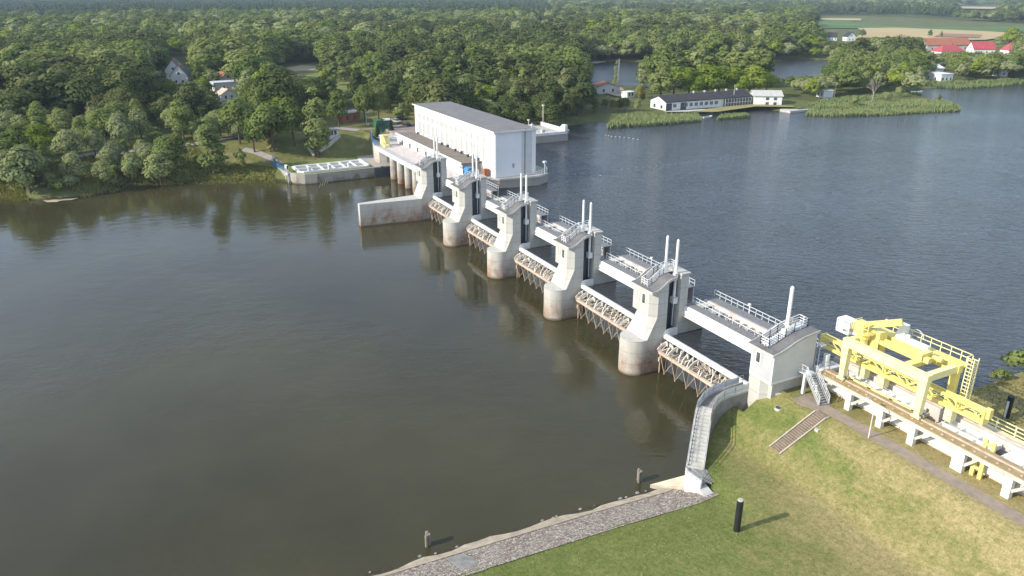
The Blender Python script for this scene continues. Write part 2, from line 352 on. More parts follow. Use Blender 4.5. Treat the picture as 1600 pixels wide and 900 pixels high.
def ground_mat():
    m, n, l, b = base('ground_cover'); p = pos(n); s = sepz(n, l, p)
    fine = nz(n, l, p, 2.2, 6, 0.7); med = nz(n, l, p, 0.28, 5, 0.65); big = nz(n, l, p, 0.07, 4)
    stripe = nz(n, l, p, 0.22, 4, 0.6, (0.35, 1.0, 1.0))
    # the lawn is burnt in bands parallel to the crest and greener down by the river
    warp = math_n(n, l, 'MULTIPLY', math_n(n, l, 'SUBTRACT', nz(n, l, p, 0.13, 4, 0.6), 0.5), 13.0)
    yy = math_n(n, l, 'ADD', s[1], warp); xx = math_n(n, l, 'ADD', s[0], math_n(n, l, 'MULTIPLY', warp, 0.8))
    band = ramp(n, l, maprange(n, l, yy, 44.0, 70.0), [(0.0, (0.22,)*3), (0.30, (0.26,)*3), (0.48, (0.48,)*3), (0.62, (0.62,)*3), (0.73, (0.50,)*3), (0.79, (0.30,)*3), (0.86, (0.58,)*3), (1.0, (0.68,)*3)])
    dry = math_n(n, l, 'ADD', band, maprange(n, l, xx, -58.0, -36.0, -0.14, 0.20))
    dry = math_n(n, l, 'ADD', dry, math_n(n, l, 'MULTIPLY', math_n(n, l, 'SUBTRACT', nz(n, l, p, 0.9, 6, 0.7), 0.5), 0.75))
    dry = math_n(n, l, 'ADD', dry, math_n(n, l, 'MULTIPLY', math_n(n, l, 'SUBTRACT', med, 0.5), 0.5), True)
    lawn = ramp(n, l, dry, [(0.05, (0.155, 0.180, 0.054)), (0.30, (0.205, 0.218, 0.072)), (0.52, (0.300, 0.258, 0.112)), (0.80, (0.420, 0.330, 0.170))])
    lawn = mix(n, l, maprange(n, l, fine, 0.36, 0.64, 0.0, 0.85), lawn, mix(n, l, 1.0, lawn, (0.56, 0.64, 0.5), 'MULTIPLY'))
    lawn = mix(n, l, maprange(n, l, nz(n, l, p, 5.5, 3, 0.7), 0.42, 0.62, 0.0, 0.7), lawn, mix(n, l, 1.0, lawn, (0.62, 0.68, 0.52), 'MULTIPLY'))
    wood = ramp(n, l, big, [(0.35, (0.075, 0.090, 0.032)), (0.65, (0.125, 0.140, 0.05))])
    wood = mix(n, l, maprange(n, l, med, 0.45, 0.75, 0, 0.6), wood, (0.16, 0.165, 0.06))
    left = maprange(n, l, s[0], -235, -245)
    col = mix(n, l, left, lawn, wood)
    # open grass round the quay and the power station yard
    yard = math_n(n, l, 'MULTIPLY', maprange(n, l, s[0], -330, -315), math_n(n, l, 'MULTIPLY', maprange(n, l, s[1], 14, 30), maprange(n, l, s[1], 125, 112)))
    ygr = ramp(n, l, med, [(0.3, (0.10, 0.125, 0.035)), (0.5, (0.15, 0.15, 0.05)), (0.72, (0.24, 0.20, 0.10))])
    col = mix(n, l, math_n(n, l, 'MULTIPLY', yard, left), col, ygr)
    # wet mud and stones right at the two waterlines
    mud = ramp(n, l, fine, [(0.35, (0.035, 0.030, 0.022)), (0.65, (0.075, 0.062, 0.042))])
    col = mix(n, l, maprange(n, l, math_n(n, l, 'ADD', s[2], maprange(n, l, med, 0.3, 0.7, -0.3, 0.3)), 0.75, 0.35), col, mud)
    l.new(col, b.inputs['Base Color']); b.inputs['Roughness'].default_value = 0.95; b.inputs['Specular IOR Level'].default_value = 0.1
    bump(n, l, b, math_n(n, l, 'ADD', fine, nz(n, l, p, 9, 4, 0.7)), 0.5, 0.10); return m
struct('ground', g, ground_mat(), smooth=True)

w = MB(); w.add([(-7000,-2600,0),(700,-2600,0),(700,80,0),(-7000,80,0)], [(0,1,2,3)]); struct('river_water', w, M['river'])
w = MB()
def wrect(x0, x1, y0, y1): w.add([(x0,y0,ZU),(x1,y0,ZU),(x1,y1,ZU),(x0,y1,ZU)], [(0,1,2,3)])
wrect(-182, -63.5, 69.75, 90); wrect(-300, -63.5, 90, 7000); wrect(-63.5, 700, 84.5, 7000); wrect(-3000, -300, 330, 7000)
w.f = w.f[:-1]; w.v = w.v[:-4]
struct('reservoir_water', w, M['lake'])
w = MB(); w.add([(p.x, p.y, 6.6) for p in POND], [tuple(range(len(POND)))]); struct('pond_water', w, M['lake'])

# cobbled revetment with its concrete toe, the path on the crest
def cobble_mat():
    m, n, l, b = base('cobbles'); p = pos(n); s = sepz(n, l, p)
    v = n.new('ShaderNodeTexVoronoi'); v.inputs['Scale'].default_value = 3.5; v.inputs['Randomness'].default_value = 0.8; l.new(p, v.inputs['Vector'])
    e = n.new('ShaderNodeTexVoronoi'); e.feature = 'DISTANCE_TO_EDGE'; e.inputs['Scale'].default_value = 3.5; e.inputs['Randomness'].default_value = 0.8; l.new(p, e.inputs['Vector'])
    c = ramp(n, l, sepz(n, l, v.outputs['Color'])[0], [(0.0, (0.20, 0.155, 0.125)), (0.4, (0.33, 0.275, 0.225)), (0.75, (0.40, 0.345, 0.29)), (1.0, (0.52, 0.47, 0.41))])
    gap = maprange(n, l, e.outputs['Distance'], 0.02, 0.10)
    c = mix(n, l, gap, (0.10, 0.085, 0.055), c)
    c = mix(n, l, maprange(n, l, nz(n, l, p, 0.35, 4), 0.5, 0.75, 0, 0.55), c, (0.33, 0.31, 0.27))
    l.new(c, b.inputs['Base Color']); b.inputs['Roughness'].default_value = 0.9
    bump(n, l, b, gap, 0.8, 0.10); return m
cb = MB(); ys = [k * 1.5 for k in range(-30, 36)]
def strip(mb, d0, d1, lift, nseg, jitter=0.0, yy=ys):
    rows = []
    for y in yy:
        x0 = lerp_table(XRB, y)
        j = noise.noise((y * 0.35, d0, 4.0)) * jitter
        rows.append([(x0 + d0 + (d1 - d0) * k / nseg + (j if k == 0 else 0), y, ground_h(x0 + d0 + (d1 - d0) * k / nseg, y) + lift) for k in range(nseg + 1)])
    b0 = len(mb.v); mb.v += [p for r in rows for p in r]; w_ = nseg + 1
    mb.f += [(b0+j*w_+i, b0+j*w_+i+1, b0+(j+1)*w_+i+1, b0+(j+1)*w_+i) for j in range(len(rows)-1) for i in range(nseg)]
strip(cb, 2.8, 8.5, 0.06, 6); struct('cobbled_bank', cb, cobble_mat())
kb = MB(); strip(kb, 1.5, 2.95, 0.12, 2, 0.6); struct('bank_edge', kb, surf('sandy_concrete', (0.46, 0.395, 0.295), (0.30, 0.25, 0.185), 0.9, 0.95, bmp=0.3))
sl = MB(); strip(sl, 3.2, 8.6, 0.085, 3, yy=[22.6, 23.6, 24.6]); struct('boat_ramp', sl, M['conc_d'])
pt = MB(); xs = [-58.5 + 2 * k for k in range(40)]
pv = []
for x in xs:
    j = noise.noise((x * 0.3, 7, 0)) * 0.18
    pv += [(x, 69.75 + j - (1.3 if x < -55 else 0), 8.012), (x, 71.55 + j * 0.7, 8.012)]
pt.add(pv, [(2*i, 2*i+2, 2*i+3, 2*i+1) for i in range(len(xs)-1)]); struct('path', pt, M['path'])

# ================================================================== WEIR PIERS
ROOF = [(-0.45,13.45),(0.3,13.5),(1.0,13.75),(1.7,14.2),(2.4,14.75),(3.1,15.05),(4.0,15.15)]
def ywall(y): return lerp_table(ROOF, y)
def build_pier(x, label, wall=False, group='weir piers across the river'):
    t = thing('weir_pier', label, 'weir pier', (x, 66.6, 0), group=group, world=False)
    b = MB()
    if wall:
        b.prism([(-0.75,-16.3),(0.75,-16.3),(2.35,-0.9),(2.35,10),(-2.35,10),(-2.35,-0.9)], -3, 5.8)
    else:
        arc = [(2.35*math.cos(a), -1.0 - 2.45*math.sin(a)) for a in [math.pi*k/30 for k in range(31)]]
        b.prism([(2.35,10)] + arc + [(-2.35,10)], -3, 5.8)
        b.box(2.34, 2.37, -0.92, -0.80, 0.0, 5.7)
    lo = [(-2.35,2.8),(-2.5,-0.95),(1.9,-0.95),(2.35,-0.6),(2.35,2.8)]; hi = [(-2.2,2.8),(-1.5,0.02),(1.35,0.02),(2.35,1.0),(2.35,2.8)]
    b.loft([[(x_,y_,5.8) for x_,y_ in lo],[(x_,y_,9.2) for x_,y_ in hi],[(x_,y_,9.4) for x_,y_ in hi]])
    b.box(-1.0, 1.0, 2.8, 5.0, 5.8, 14.6)
    b.box(-2.35, 2.35, 5.0, 6.45, 5.8, 15.35); b.box(-2.35, 2.35, 6.45, 10.0, 5.8, 7.95)
    b.box(-2.55, 2.55, 4.9, 6.6, 15.35, 15.6)
    mesh_obj('pier_body', b, M['pier'], t)
    c = MB(); c.prism([(-2.6,2.78),(-2.6,0),(1.35,0),(2.35,1.0),(2.35,2.78)], 9.4, 13.3)
    yz = [(0.3,13.3),(0.3,13.38),(1.0,13.6),(1.7,14.05),(2.4,14.6),(2.78,14.8),(2.78,13.3)]
    c.prism_x(yz, -2.58, 2.33)
    mesh_obj('control_cabin', c, M['pier'], t)
    rf = MB(); top = [(y, z + 0.14) for y, z in ROOF]; bot = [(y, z - 0.16) for y, z in ROOF][::-1]
    rf.prism_x(top + bot, -2.85, 2.6); r = mesh_obj('roof', rf, M['roof'], t)
    ed = MB()
    for xx in (-2.88, 2.63):
        for (y0,z0),(y1,z1) in zip(ROOF, ROOF[1:]): ed.bar((xx,y0,z0),(xx,y1,z1),0.10,0.40)
    ed.bar((-2.88,-0.48,13.44),(2.63,-0.48,13.44),0.10,0.36); mesh_obj('roof_edge', ed, M['conc'], r)
    def win(x0, x1, z0, z1):
        f = MB(); f.box(x0-0.1, x1+0.1, -0.06, 0.02, z0-0.1, z1+0.1); fo = mesh_obj('window', f, M['white'], t)
        p = MB(); p.box(x0, x1, -0.075, -0.05, z0, z1); mesh_obj('pane', p, M['glass'], fo)
    win(-0.25, 0.45, 11.0, 12.5)
    f = MB(); f.box(-2.1, -1.6, -0.05, 0.02, 11.0, 12.5); f.box(-1.4, -0.9, -0.05, 0.02, 11.0, 12.5); mesh_obj('blind_panel', f, M['pane'], t)
    for s in (1, -1):
        q = MB(); q.box(*sorted((s*1.02, s*1.10)), 2.84, 4.96, 6.2, 14.55)
        q.box(*sorted((s*1.1, s*1.35)), 3.3, 3.55, 6.2, 14.5); q.box(*sorted((s*1.1, s*1.35)), 4.3, 4.5, 6.2, 14.5)
        q.box(*sorted((s*1.1, s*1.6)), 2.84, 3.0, 6.2, 14.6)
        mesh_obj('gate_guide', q, M['slot'], t)
    for xx, yy, z0, z1 in ((1.72,4.35,11.3,20.7),(-1.25,4.75,14.8,20.4)):
        m_ = MB(); m_.tube((xx,yy,z0),(xx,yy,z1),0.21,n=10); m_.tube((xx,yy,z1),(xx,yy,z1+0.25),0.21,0.02,n=10)
        mo = mesh_obj('hoist_mast', m_, M['white'], t)
        k = MB(); k.box(xx-0.45,xx+0.45,yy-0.4,yy+0.4,z0-0.5,z0+0.5); k.tube((xx,yy,z0-4.2),(xx,yy,z0),0.07)
        mesh_obj('hoist_bracket', k, M['steel'], mo)
        k = MB(); k.box(xx-0.3,xx+0.3,yy-0.3,yy+0.3,15.2,15.6); mesh_obj('mast_collar', k, M['steel'], mo)
    ra = MB()
    for xx in (-1.15, 0.35):
        ra.rail([(xx, y, z + 0.14) for y, z in ((0.3,13.5),(1.0,13.75),(2.4,14.75),(3.1,15.05),(5.6,15.55))], 1.1, (0.4, 0.75, 1.1), 1.0, 0.075)
    ra.rail([(-1.15,0.3,13.64),(0.35,0.3,13.64)], 1.1, (0.4,0.75,1.1), 0.8, 0.075); ra.rail([(-1.15,5.6,15.65),(0.35,5.6,15.65)], 1.1, (0.4,0.75,1.1), 0.8, 0.075)
    mesh_obj('roof_railing', ra, M['white'], t)
    st = MB()
    for k in range(14):
        y = 0.5 + k * 0.32; st.box(-1.1, 0.3, y, y + 0.26, ywall(y) + 0.15, ywall(y) + 0.22)
    mesh_obj('roof_stair', st, M['galv'], t)
    return t
cx = [XR0 - PITCH * k - PW / 2 for k in range(5)]
p5 = build_pier(cx[0], 'rounded concrete weir pier nearest the pale grey house on the near bank')
dup(p5, (cx[1],66.6,0), 'rounded concrete weir pier second in line from the pale grey house')
dup(p5, (cx[2],66.6,0), 'rounded concrete weir pier in the middle of the row, two piers each side of it')
dup(p5, (cx[3],66.6,0), 'small looking rounded weir pier next to the long low wall at the far end')
build_pier(cx[4], 'far end weir pier with a long low straight wall running out into the river', True)

# ================================================================== BRIDGES BETWEEN THE PIERS
def build_span(x0, x1, label):
    L = x1 - x0
    t = thing('gate_bridge', label, 'gate bridge', (x0, 72.7, 8), group='gate bridges between the piers', world=False)
    fr = MB(); prof = [(0.0,0.78),(0.05,0.6),(0.35,0.5),(1.5,0.5),(1.5,2.25),(0.12,2.25),(-0.10,2.05),(-0.16,1.6),(-0.13,1.15)]
    fr.prism_x(prof, 0, L); fr.box(0, L, -0.22, 0.08, 0.56, 0.68); mesh_obj('front_girder', fr, M['white'], t)
    d = MB(); d.box(0, L, 0.12, 1.62, 2.25, 2.37); mesh_obj('front_deck', d, M['deck'], t)
    rg = MB(); rg.box(0, L, 3.9, 4.15, 0.0, 2.6); rg.box(0, L, 5.45, 5.7, 0.0, 2.6); rg.box(0, L, 3.7, 3.9, 2.35, 2.6); mesh_obj('rear_girder', rg, M['pink'], t)
    rd = MB(); rd.box(0, L, 4.05, 5.75, 2.6, 2.72); mesh_obj('rear_deck', rd, M['deck'], t)
    fl = MB(); fl.box(0, L, 1.5, 3.9, 0.5, 0.62); fl.box(0.0, 2.2, 1.62, 3.9, 2.3, 2.42); mesh_obj('trough_floor', fl, M['conc'], t)
    mc = MB(); rnd = random.Random(5)
    mc.box(2.4, 4.4, 2.2, 3.5, 0.7, 2.1); mc.box(4.6, 5.1, 2.5, 3.3, 0.7, 2.3)
    for k in range(9):
        xx = 6 + k * (L - 7.5) / 8
        mc.box(xx-0.3, xx+0.35, 2.0+rnd.random()*0.5, 3.2, 0.7, 1.1+rnd.random()*0.8)
        mc.bar((xx,1.6,1.9),(xx,3.9,1.9),0.16); mc.bar((xx,1.7,0.8),(xx+1.2,3.8,1.9),0.12)
        mc.tube((xx+0.6,2.6,0.7),(xx+0.6,2.6,1.7+rnd.random()*0.5),0.14)
    mc.bar((0,2.7,1.5),(L,2.7,1.5),0.13); mesh_obj('hoist_machinery', mc, M['galv'], t)
    r1 = MB(); r1.rail([(0,1.55,2.37),(L,1.55,2.37)], 1.1, (0.5,1.05), 1.5, 0.06); mesh_obj('front_railing', r1, M['white'], t)
    r2 = MB(); r2.rail([(0,5.68,2.72),(L,5.68,2.72)], 1.1, (0.55,1.1), 1.25, 0.075); mesh_obj('rear_railing', r2, M['steel'], t)
    lp = MB(); lp.tube((7.4,5.8,2.7),(7.4,5.8,3.9),0.05); lp.box(7.2,7.6,5.65,5.95,3.9,4.15); mesh_obj('deck_lamp', lp, M['white'], t)
    return t
XH = -63.8
g0 = build_span(XR0, XH, 'gate bridge between the nearest pier and the pale grey house')
g1 = build_span(XR0 - PITCH, XR0 - PW, 'gate bridge between the nearest pier and the second pier')
for k, lab in ((2,'gate bridge between the second pier and the middle pier'),(3,'gate bridge between the middle pier and the small looking far rounded pier'),(4,'gate bridge at the far end beside the white power station')):
    dup(g1, (XR0 - PITCH * k, 72.7, 8), lab)

# ================================================================== FLAP GATES
def build_gate(x0, x1, label, seed):
    L = x1 - x0; rnd = random.Random(seed)
    t = thing('flap_gate', label, 'flap gate', (x0, 69.4, 0), group='flap gates between the piers', world=False)
    b = MB(); b.prism_x([(-0.40,5.62),(0.0,5.5),(0.35,5.55),(0.35,6.15),(-0.1,6.24),(-0.45,6.15)], 0.02, L-0.02); mesh_obj('crest_beam', b, M['white'], t)
    s = MB(); s.prism_x([(0.1,5.52),(0.3,5.52),(0.9,-3),(0.6,-3)], 0.0, L); mesh_obj('skin_plate', s, M['slot'], t)
    wg = MB(); wg.prism_y([(0,5.6),(0.14,5.6),(0.14,6.9),(0,6.9)], -0.2, 2.15); wg.bar((0.07,-0.45,6.3),(0.07,0.3,6.9),0.16); wg.bar((0.07,0.2,6.92),(0.07,2.1,6.95),0.22,0.1)
    mesh_obj('end_wing', wg, M['white'], t)
    lb = MB(); lb.bar((0.9,-1.75,4.1),(L-0.3,-1.75,4.1),0.42,0.16); lb.bar((0.9,-1.75,3.85),(L-0.3,-1.75,3.85),0.14,0.36); mesh_obj('lower_beam', lb, M['rust'], t)
    n = int(L / 1.15)
    rb = MB()
    for k in range(n):
        xx = 1.0 + k * (L - 1.6) / (n - 1)
        pts = [(0.12,5.3),(-0.35,5.25),(-0.95,5.0),(-1.45,4.6),(-1.75,4.15)]
        sk = rnd.uniform(-0.7, 1.1)
        for i, ((y0,z0),(y1,z1)) in enumerate(zip(pts, pts[1:])):
            rb.bar((xx + sk*i*0.3, y0, z0), (xx + sk*(i+1)*0.3, y1, z1), 0.16, 0.42)
        rb.bar((xx, -0.2, 5.0), (xx + rnd.uniform(-1.0, 1.2), -1.5, 4.3), 0.10); rb.bar((xx + rnd.uniform(-.4,.4), -0.5, 5.25), (xx + rnd.uniform(0.2, 1.1), -0.9, 5.2), 0.14, 0.5)
        rb.bar((xx, 0.1, 4.2), (xx, -1.7, 4.0), 0.14)
    mesh_obj('ribs', rb, M['rib'], t)
    dk = MB(); dk.box(0.5, L-0.3, -1.5, 0.15, 3.5, 3.62); mesh_obj('lower_plate', dk, M['rust'], t)
    sp = MB()
    nn = int(L / 2.3)
    for k in range(nn):
        xx = 1.3 + k * (L - 2.2) / (nn - 1)
        sp.bar((xx, -1.75, 3.7), (xx + 0.75, -1.35, 0.7), 0.11); sp.bar((xx + 1.5, -1.75, 3.7), (xx + 0.8, -1.35, 0.7), 0.08); sp.bar((xx + 0.8, -1.5, 0.6), (xx + 1.0, 0.3, 2.6), 0.12)
    mesh_obj('strut', sp, M['strut'], t)
    pl = MB(); pl.box(0.03, 0.5, -1.2, 0.0, 1.9, 2.6); pl.bar((0.3,-0.9,-1),(0.3,-0.9,5.0),0.18); mesh_obj('hinge_block', pl, M['rust'], t)
    return t
build_gate(XR0, XH, 'flap gate with white crest and tangled pale ribs beside the stair walk', 3)
fg = build_gate(XR0 - PITCH, XR0 - PW, 'flap gate with pale ribs between the nearest pier and the second pier', 4)
for k, lab in ((2,'flap gate with rusty struts between the second and the middle pier'),(3,'flap gate between the middle pier and the small looking far rounded pier'),(4,'small looking flap gate beside the far pier with the long low wall')):
    dup(fg, (XR0 - PITCH * k, 69.4, 0), lab)
# driftwood caught on the ribs
def drift(x0, x1, n, label, seed):
    rnd = random.Random(seed); b = MB()
    for k in range(n):
        c = Vector((rnd.uniform(x0, x1), 69.4 + rnd.uniform(-1.6, -0.5), 5.0)); c.z = 5.35 + (c.y - 68.9) * 0.45 + rnd.uniform(0, 0.35)
        a = rnd.uniform(0, math.pi); ln = rnd.uniform(0.6, 1.6); d = Vector((math.cos(a), math.sin(a) * 0.6, rnd.uniform(-0.35, 0.35))) * ln / 2
        b.tube(c - d, c + d, rnd.uniform(0.05, 0.12), 0.03, n=5)
    solo('driftwood', b, M['drift'], label, 'driftwood', 'driftwood caught on the gates', loc=((x0 + x1) / 2, 68.4, 5.2))
drift(-75, -66.5, 46, 'pile of bare branches caught on the gate nearest the stair walk', 1)
drift(-98, -91, 26, 'pile of bare branches caught on the gate left of the nearest pier', 2)
drift(-123, -117, 16, 'bare branches caught on the gate below the middle pier', 5)

# ================================================================== CONTROL HOUSE ON THE NEAR BANK
h = thing('control_house', 'pale grey control house with curved dark roof at the near end of the weir', 'house', (-62, 66.6, 8))
HR = [(66.1,13.75),(67.2,13.95),(68.4,14.35),(69.6,14.85),(71.0,15.25),(73.6,15.55)]
hb = MB(); hb.prism_x([(66.6,9.65),(66.6,13.75),(67.2,13.8),(68.4,14.2),(69.6,14.7),(71.0,15.1),(73.5,15.4),(73.5,9.65)], XH, -60.1); mesh_obj('wall', hb, M['cabin'], h)
hb = MB(); hb.prism_x([(66.55,9.7),(66.55,10.0),(73.4,10.0),(73.4,9.7)], -60.1, -60.04); hb.box(XH, -60.1, 66.56, 66.6, 9.6, 9.8); hb.box(-60.25, -60.06, 66.53, 66.6, 9.8, 13.7); hb.box(XH, XH+0.2, 66.53, 66.6, 9.8, 13.7); mesh_obj('corner_trim', hb, M['white'], h)
rf = MB(); rf.prism_x([(y,z+0.15) for y,z in HR] + [(y,z-0.12) for y,z in HR][::-1], XH-0.35, -59.85); r_ = mesh_obj('roof', rf, M['roof'], h)
ed = MB()
for xx in (XH-0.38, -59.82):
    for (y0,z0),(y1,z1) in zip(HR, HR[1:]): ed.bar((xx,y0,z0+0.02),(xx,y1,z1+0.02),0.09,0.36)
ed.bar((XH-0.38,66.06,13.76),(-59.82,66.06,13.76),0.09,0.34); mesh_obj('roof_edge', ed, M['conc'], r_)
for x0, x1, mt in ((-62.95,-62.35,'glass'),(-61.5,-60.65,'pane')):
    f = MB(); f.box(x0-0.1,x1+0.1,66.54,66.6,11.65,13.15); fo = mesh_obj('window', f, M['white'], h)
    q = MB(); q.box(x0,x1,66.51,66.545,11.75,13.05); mesh_obj('pane', q, M[mt], fo)
m_ = MB(); m_.tube((-62,70.1,15.0),(-62,70.1,21.3),0.24,n=12); m_.tube((-62,70.1,21.3),(-62,70.1,21.5),0.24,0.05,n=12); m_.box(-62.5,-61.6,69.7,70.5,15.1,15.7); m_.bar((-62.6,70.1,16.3),(-61.6,70.1,16.3),0.1); mesh_obj('hoist_mast', m_, M['white'], h)
ra = MB()
for xx in (-63.0, -61.6):
    ra.rail([(xx,67.0,14.05),(xx,68.4,14.5),(xx,69.6,15.0),(xx,71.0,15.4),(xx,73.2,15.65)], 1.15, (0.4,0.75,1.1), 1.0, 0.08)
ra.rail([(-63.0,67.0,14.05),(-61.6,67.0,14.05)],1.15,(0.4,0.75,1.1),0.8,0.08); ra.rail([(-63.0,73.2,15.65),(-61.6,73.2,15.65)],1.15,(0.4,0.75,1.1),0.8,0.08)
mesh_obj('roof_railing', ra, M['white'], h)
ra = MB()
for k in range(19):
    y = 67.1 + k * 0.33; ra.box(-62.95,-61.65,y,y+0.27,lerp_table(HR,y)+0.16,lerp_table(HR,y)+0.23)
mesh_obj('roof_stair', ra, M['steel'], h)
fp_ = MB(); fp_.box(XH+0.21, -60.26, 66.565, 66.61, 9.95, 13.55); mesh_obj('front_panel', fp_, M['panel'], h)
sm = MB(); sm.prism([(XH,66.62),(-61.9,66.62),(-61.2,67.4),(-60.6,67.4),(-60.6,73.4),(XH,73.4)], 6.0, 9.62); mesh_obj('base_wall', sm, M['pier'], h)
ab = MB(); ab.prism([(XH,66.63),(-61.8,66.63),(-60.4,68.3),(-57.5,73.0),(-57.2,85),(XH,85)], -3, 7.9); solo('abutment_wall', ab, M['pier'], 'massive grey concrete abutment under the pale grey house', 'abutment', loc=(-62,70,0))

# ================================================================== STAIR WALK ON THE RETAINING WALL
wk = thing('stair_walk', 'concrete stair walk on a curved retaining wall stepping down to the river', 'stair walk', tuple(WALL[0]))
HW = 1.05
def side(pts, s):
    out = []
    for i, p in enumerate(pts):
        a = pts[max(0, i-1)]; b = pts[min(len(pts)-1, i+1)]; d = Vector((b.x-a.x, b.y-a.y)).normalized(); nrm = Vector((-d.y, d.x))
        out.append(Vector((p.x + nrm.x*s, p.y + nrm.y*s, p.z)))
    return out
def dense(pts, step):
    r = []
    for a, b in zip(pts, pts[1:]):
        n = max(1, int((b - a).length / step))
        r += [a.lerp(b, i / n) for i in range(n)]
    return r + [pts[-1]]
WP = dense(WALL, 0.58)
for _ in range(4): WP = [WP[0]] + [(a + b * 2 + c) / 4 for a, b, c in zip(WP, WP[1:], WP[2:])] + [WP[-1]]
A, B = side(WP, HW), side(WP, -HW)
b = MB(); rings = [[(p.x,p.y,-3),(q.x,q.y,-3),(q.x,q.y,q.z-0.12),(p.x,p.y,p.z-0.12)] for p, q in zip(A, B)]
b.loft(rings); mesh_obj('retaining_wall', b, M['conc_d'], wk)
b = MB()
for S_ in (side(WP, HW-0.12), side(WP, -HW+0.12)):
    for p, q in zip(S_, S_[1:]): b.bar(p + Vector((0,0,0.02)), q + Vector((0,0,0.02)), 0.22, 0.26)
mesh_obj('kerb', b, M['conc'], wk)
b = MB(); nst = sum(1 for p in WP if p.z < 6.3)
for i, (p, q) in enumerate(zip(WP, WP[1:])):
    d = (q - p); d.z = 0; d.normalize(); nrm = Vector((-d.y, d.x, 0))
    c = (p + q) / 2; 
    if p.z < 6.33:
        for k in (0.2, 0.85):
            e = p.lerp(q, k); b.bar(e - nrm*0.86 + Vector((0,0,-0.06)), e + nrm*0.86 + Vector((0,0,-0.05)), 0.21, 0.2)
mesh_obj('steps', b, M['conc'], wk)
b = MB()
for S_ in (side(WP, HW-0.1), side(WP, -HW+0.1)): b.rail(S_[::3] + [S_[-1]], 1.1, (0.55, 1.1), 1.4, 0.055)
mesh_obj('railing', b, M['galv'], wk)
S_ = side(WP, -HW+0.1); S2 = side(WP, HW-0.1)
for SS, lo_ in ((S_, 0.45), (S2, 0.62)):
    b = MB()
    for p, q in list(zip(SS[::3], SS[3::3]))[int(len(SS)/3*lo_):]:
        b.bar(p + Vector((0,0,0.55)), q + Vector((0,0,0.55)), 0.02, 0.9)
    mesh_obj('guard_panel', b, M['steel'], wk)
# landing at the foot: steps turning to the grass, pale wedge wall, sloping slab
def poly_slab(b, pts, z0, z1): return b.prism([(p.x, p.y) for p in pts], z0, z1)
b = MB(); lp = [at(u, v, 3.4) for u, v in ((1072,731),(1099,727),(1112,745),(1096,757),(1073,742))]; poly_slab(b, lp, -2, 3.36); mesh_obj('landing', b, M['conc_d'], wk)
b = MB(); lp = [at(u, v, 3.4) for u, v in ((1071,733),(1074,739),(1097,756),(1094,760),(1071,748))]; poly_slab(b, lp, -2, 3.75); mesh_obj('wing_wall', b, M['white'], wk)
b = MB()
for k in range(5):
    a = at(1096 + k*3.4, 748 - k*0.4 + k*1.1, 3.5); e = at(1104 + k*3.4, 738 + k*1.5, 3.5); b.bar((a.x,a.y,3.45-k*0.07),(e.x,e.y,3.45-k*0.07),0.42,0.16)
mesh_obj('steps', b, M['conc_d'], wk)
b = MB(); b.rail([at(1074,739,3.75), at(1096,756,3.75)], 1.0, (0.5,1.0), 0.7, 0.05); mesh_obj('railing', b, M['galv'], wk)
b = MB(); q = [at(u, v, 2.9) for u, v in ((1088,762),(1102,757),(1123,782),(1110,788))]
poly_slab(b, q, 2.0, 3.02); solo('concrete_slab', b, M['conc'], 'pale concrete slab lying in the grass at the foot of the stair walk', 'slab', loc=tuple(q[0]))
b = MB(); q = [at(u, v, z) for u, v, z in ((1016,757,0.45),(1045,760,1.0),(1090,765,2.5),(1098,758,2.7),(1072,742,2.6))]
b.loft([[(p.x,p.y,-1.5) for p in q],[tuple(p) for p in q]]); solo('footing_slab', b, surf('sandy_footing', (0.50,0.45,0.35), (0.38,0.33,0.25), 0.7, 0.95, bmp=0.2), 'triangular pale concrete footing at the water beside the foot of the stair walk', 'footing', loc=tuple(q[0]))
# ================================================================== NEAR BANK FURNITURE
def gz(x, y): return ground_h(x, y)
def on_ground(u, v, z=4.0):
    d = ray(u, v); t0 = (17 - HCAM) / d.z; t1 = (-4 - HCAM) / d.z; n = 160; a = t0
    for k in range(1, n + 1):
        t = t0 + (t1 - t0) * k / n; p = CP + d * t
        if p.z <= gz(p.x, p.y): break
        a = t
    for _ in range(18):
        m = (a + t) / 2; p = CP + d * m
        if p.z <= gz(p.x, p.y): t = m
        else: a = m
    return Vector((p.x, p.y, gz(p.x, p.y)))
p = on_ground(1151, 829)
b = MB(); b.tube((p.x,p.y,p.z-0.3),(p.x,p.y,p.z+3.7),0.33,n=16); t = solo('bollard_post', b, M['black'], 'tall black post standing alone on the lawn in front of the cobbled bank', 'post', loc=tuple(p))
b = MB(); b.tube((p.x,p.y,p.z+3.7),(p.x,p.y,p.z+3.78),0.31,0.27,n=16); c_ = mesh_obj('cap', b, M['conc'], t, off=tuple(p))
p = on_ground(1572, 652)
b = MB(); b.tube((p.x,p.y,p.z-0.3),(p.x,p.y,p.z+2.9),0.36,n=16); t = solo('bollard_post', b, M['black'], 'black post with a white stripe on the grass behind the yellow crane', 'post', loc=tuple(p))
b = MB(); b.box(p.x-0.12,p.x+0.12,p.y-0.42,p.y-0.34,p.z+0.1,p.z+2.3); mesh_obj('stripe', b, M['white'], t, off=tuple(p))
def mooring(u, v, lab):
    p = at(u, v, 0); b = MB()
    t = thing('mooring_piles', lab, 'mooring post', tuple(p), group='mooring posts by the cobbled bank')
    for dx, dy, hh, lean in ((-0.2,0.05,1.6,0.0),(0.1,0.16,1.5,0.0),(0.17,-0.16,1.45,0.0)):
        b = MB(); b.tube((p.x+dx,p.y+dy,-2),(p.x+dx+lean,p.y+dy,hh),0.17,n=9); mesh_obj('pile', b, M['timber'], t)
mooring(668, 852, 'timber mooring post in the water near the bottom left end of the cobbled bank')
mooring(998, 752, 'timber mooring post in the water near the foot of the stair walk')
rnd = random.Random(3)
sb = MB()
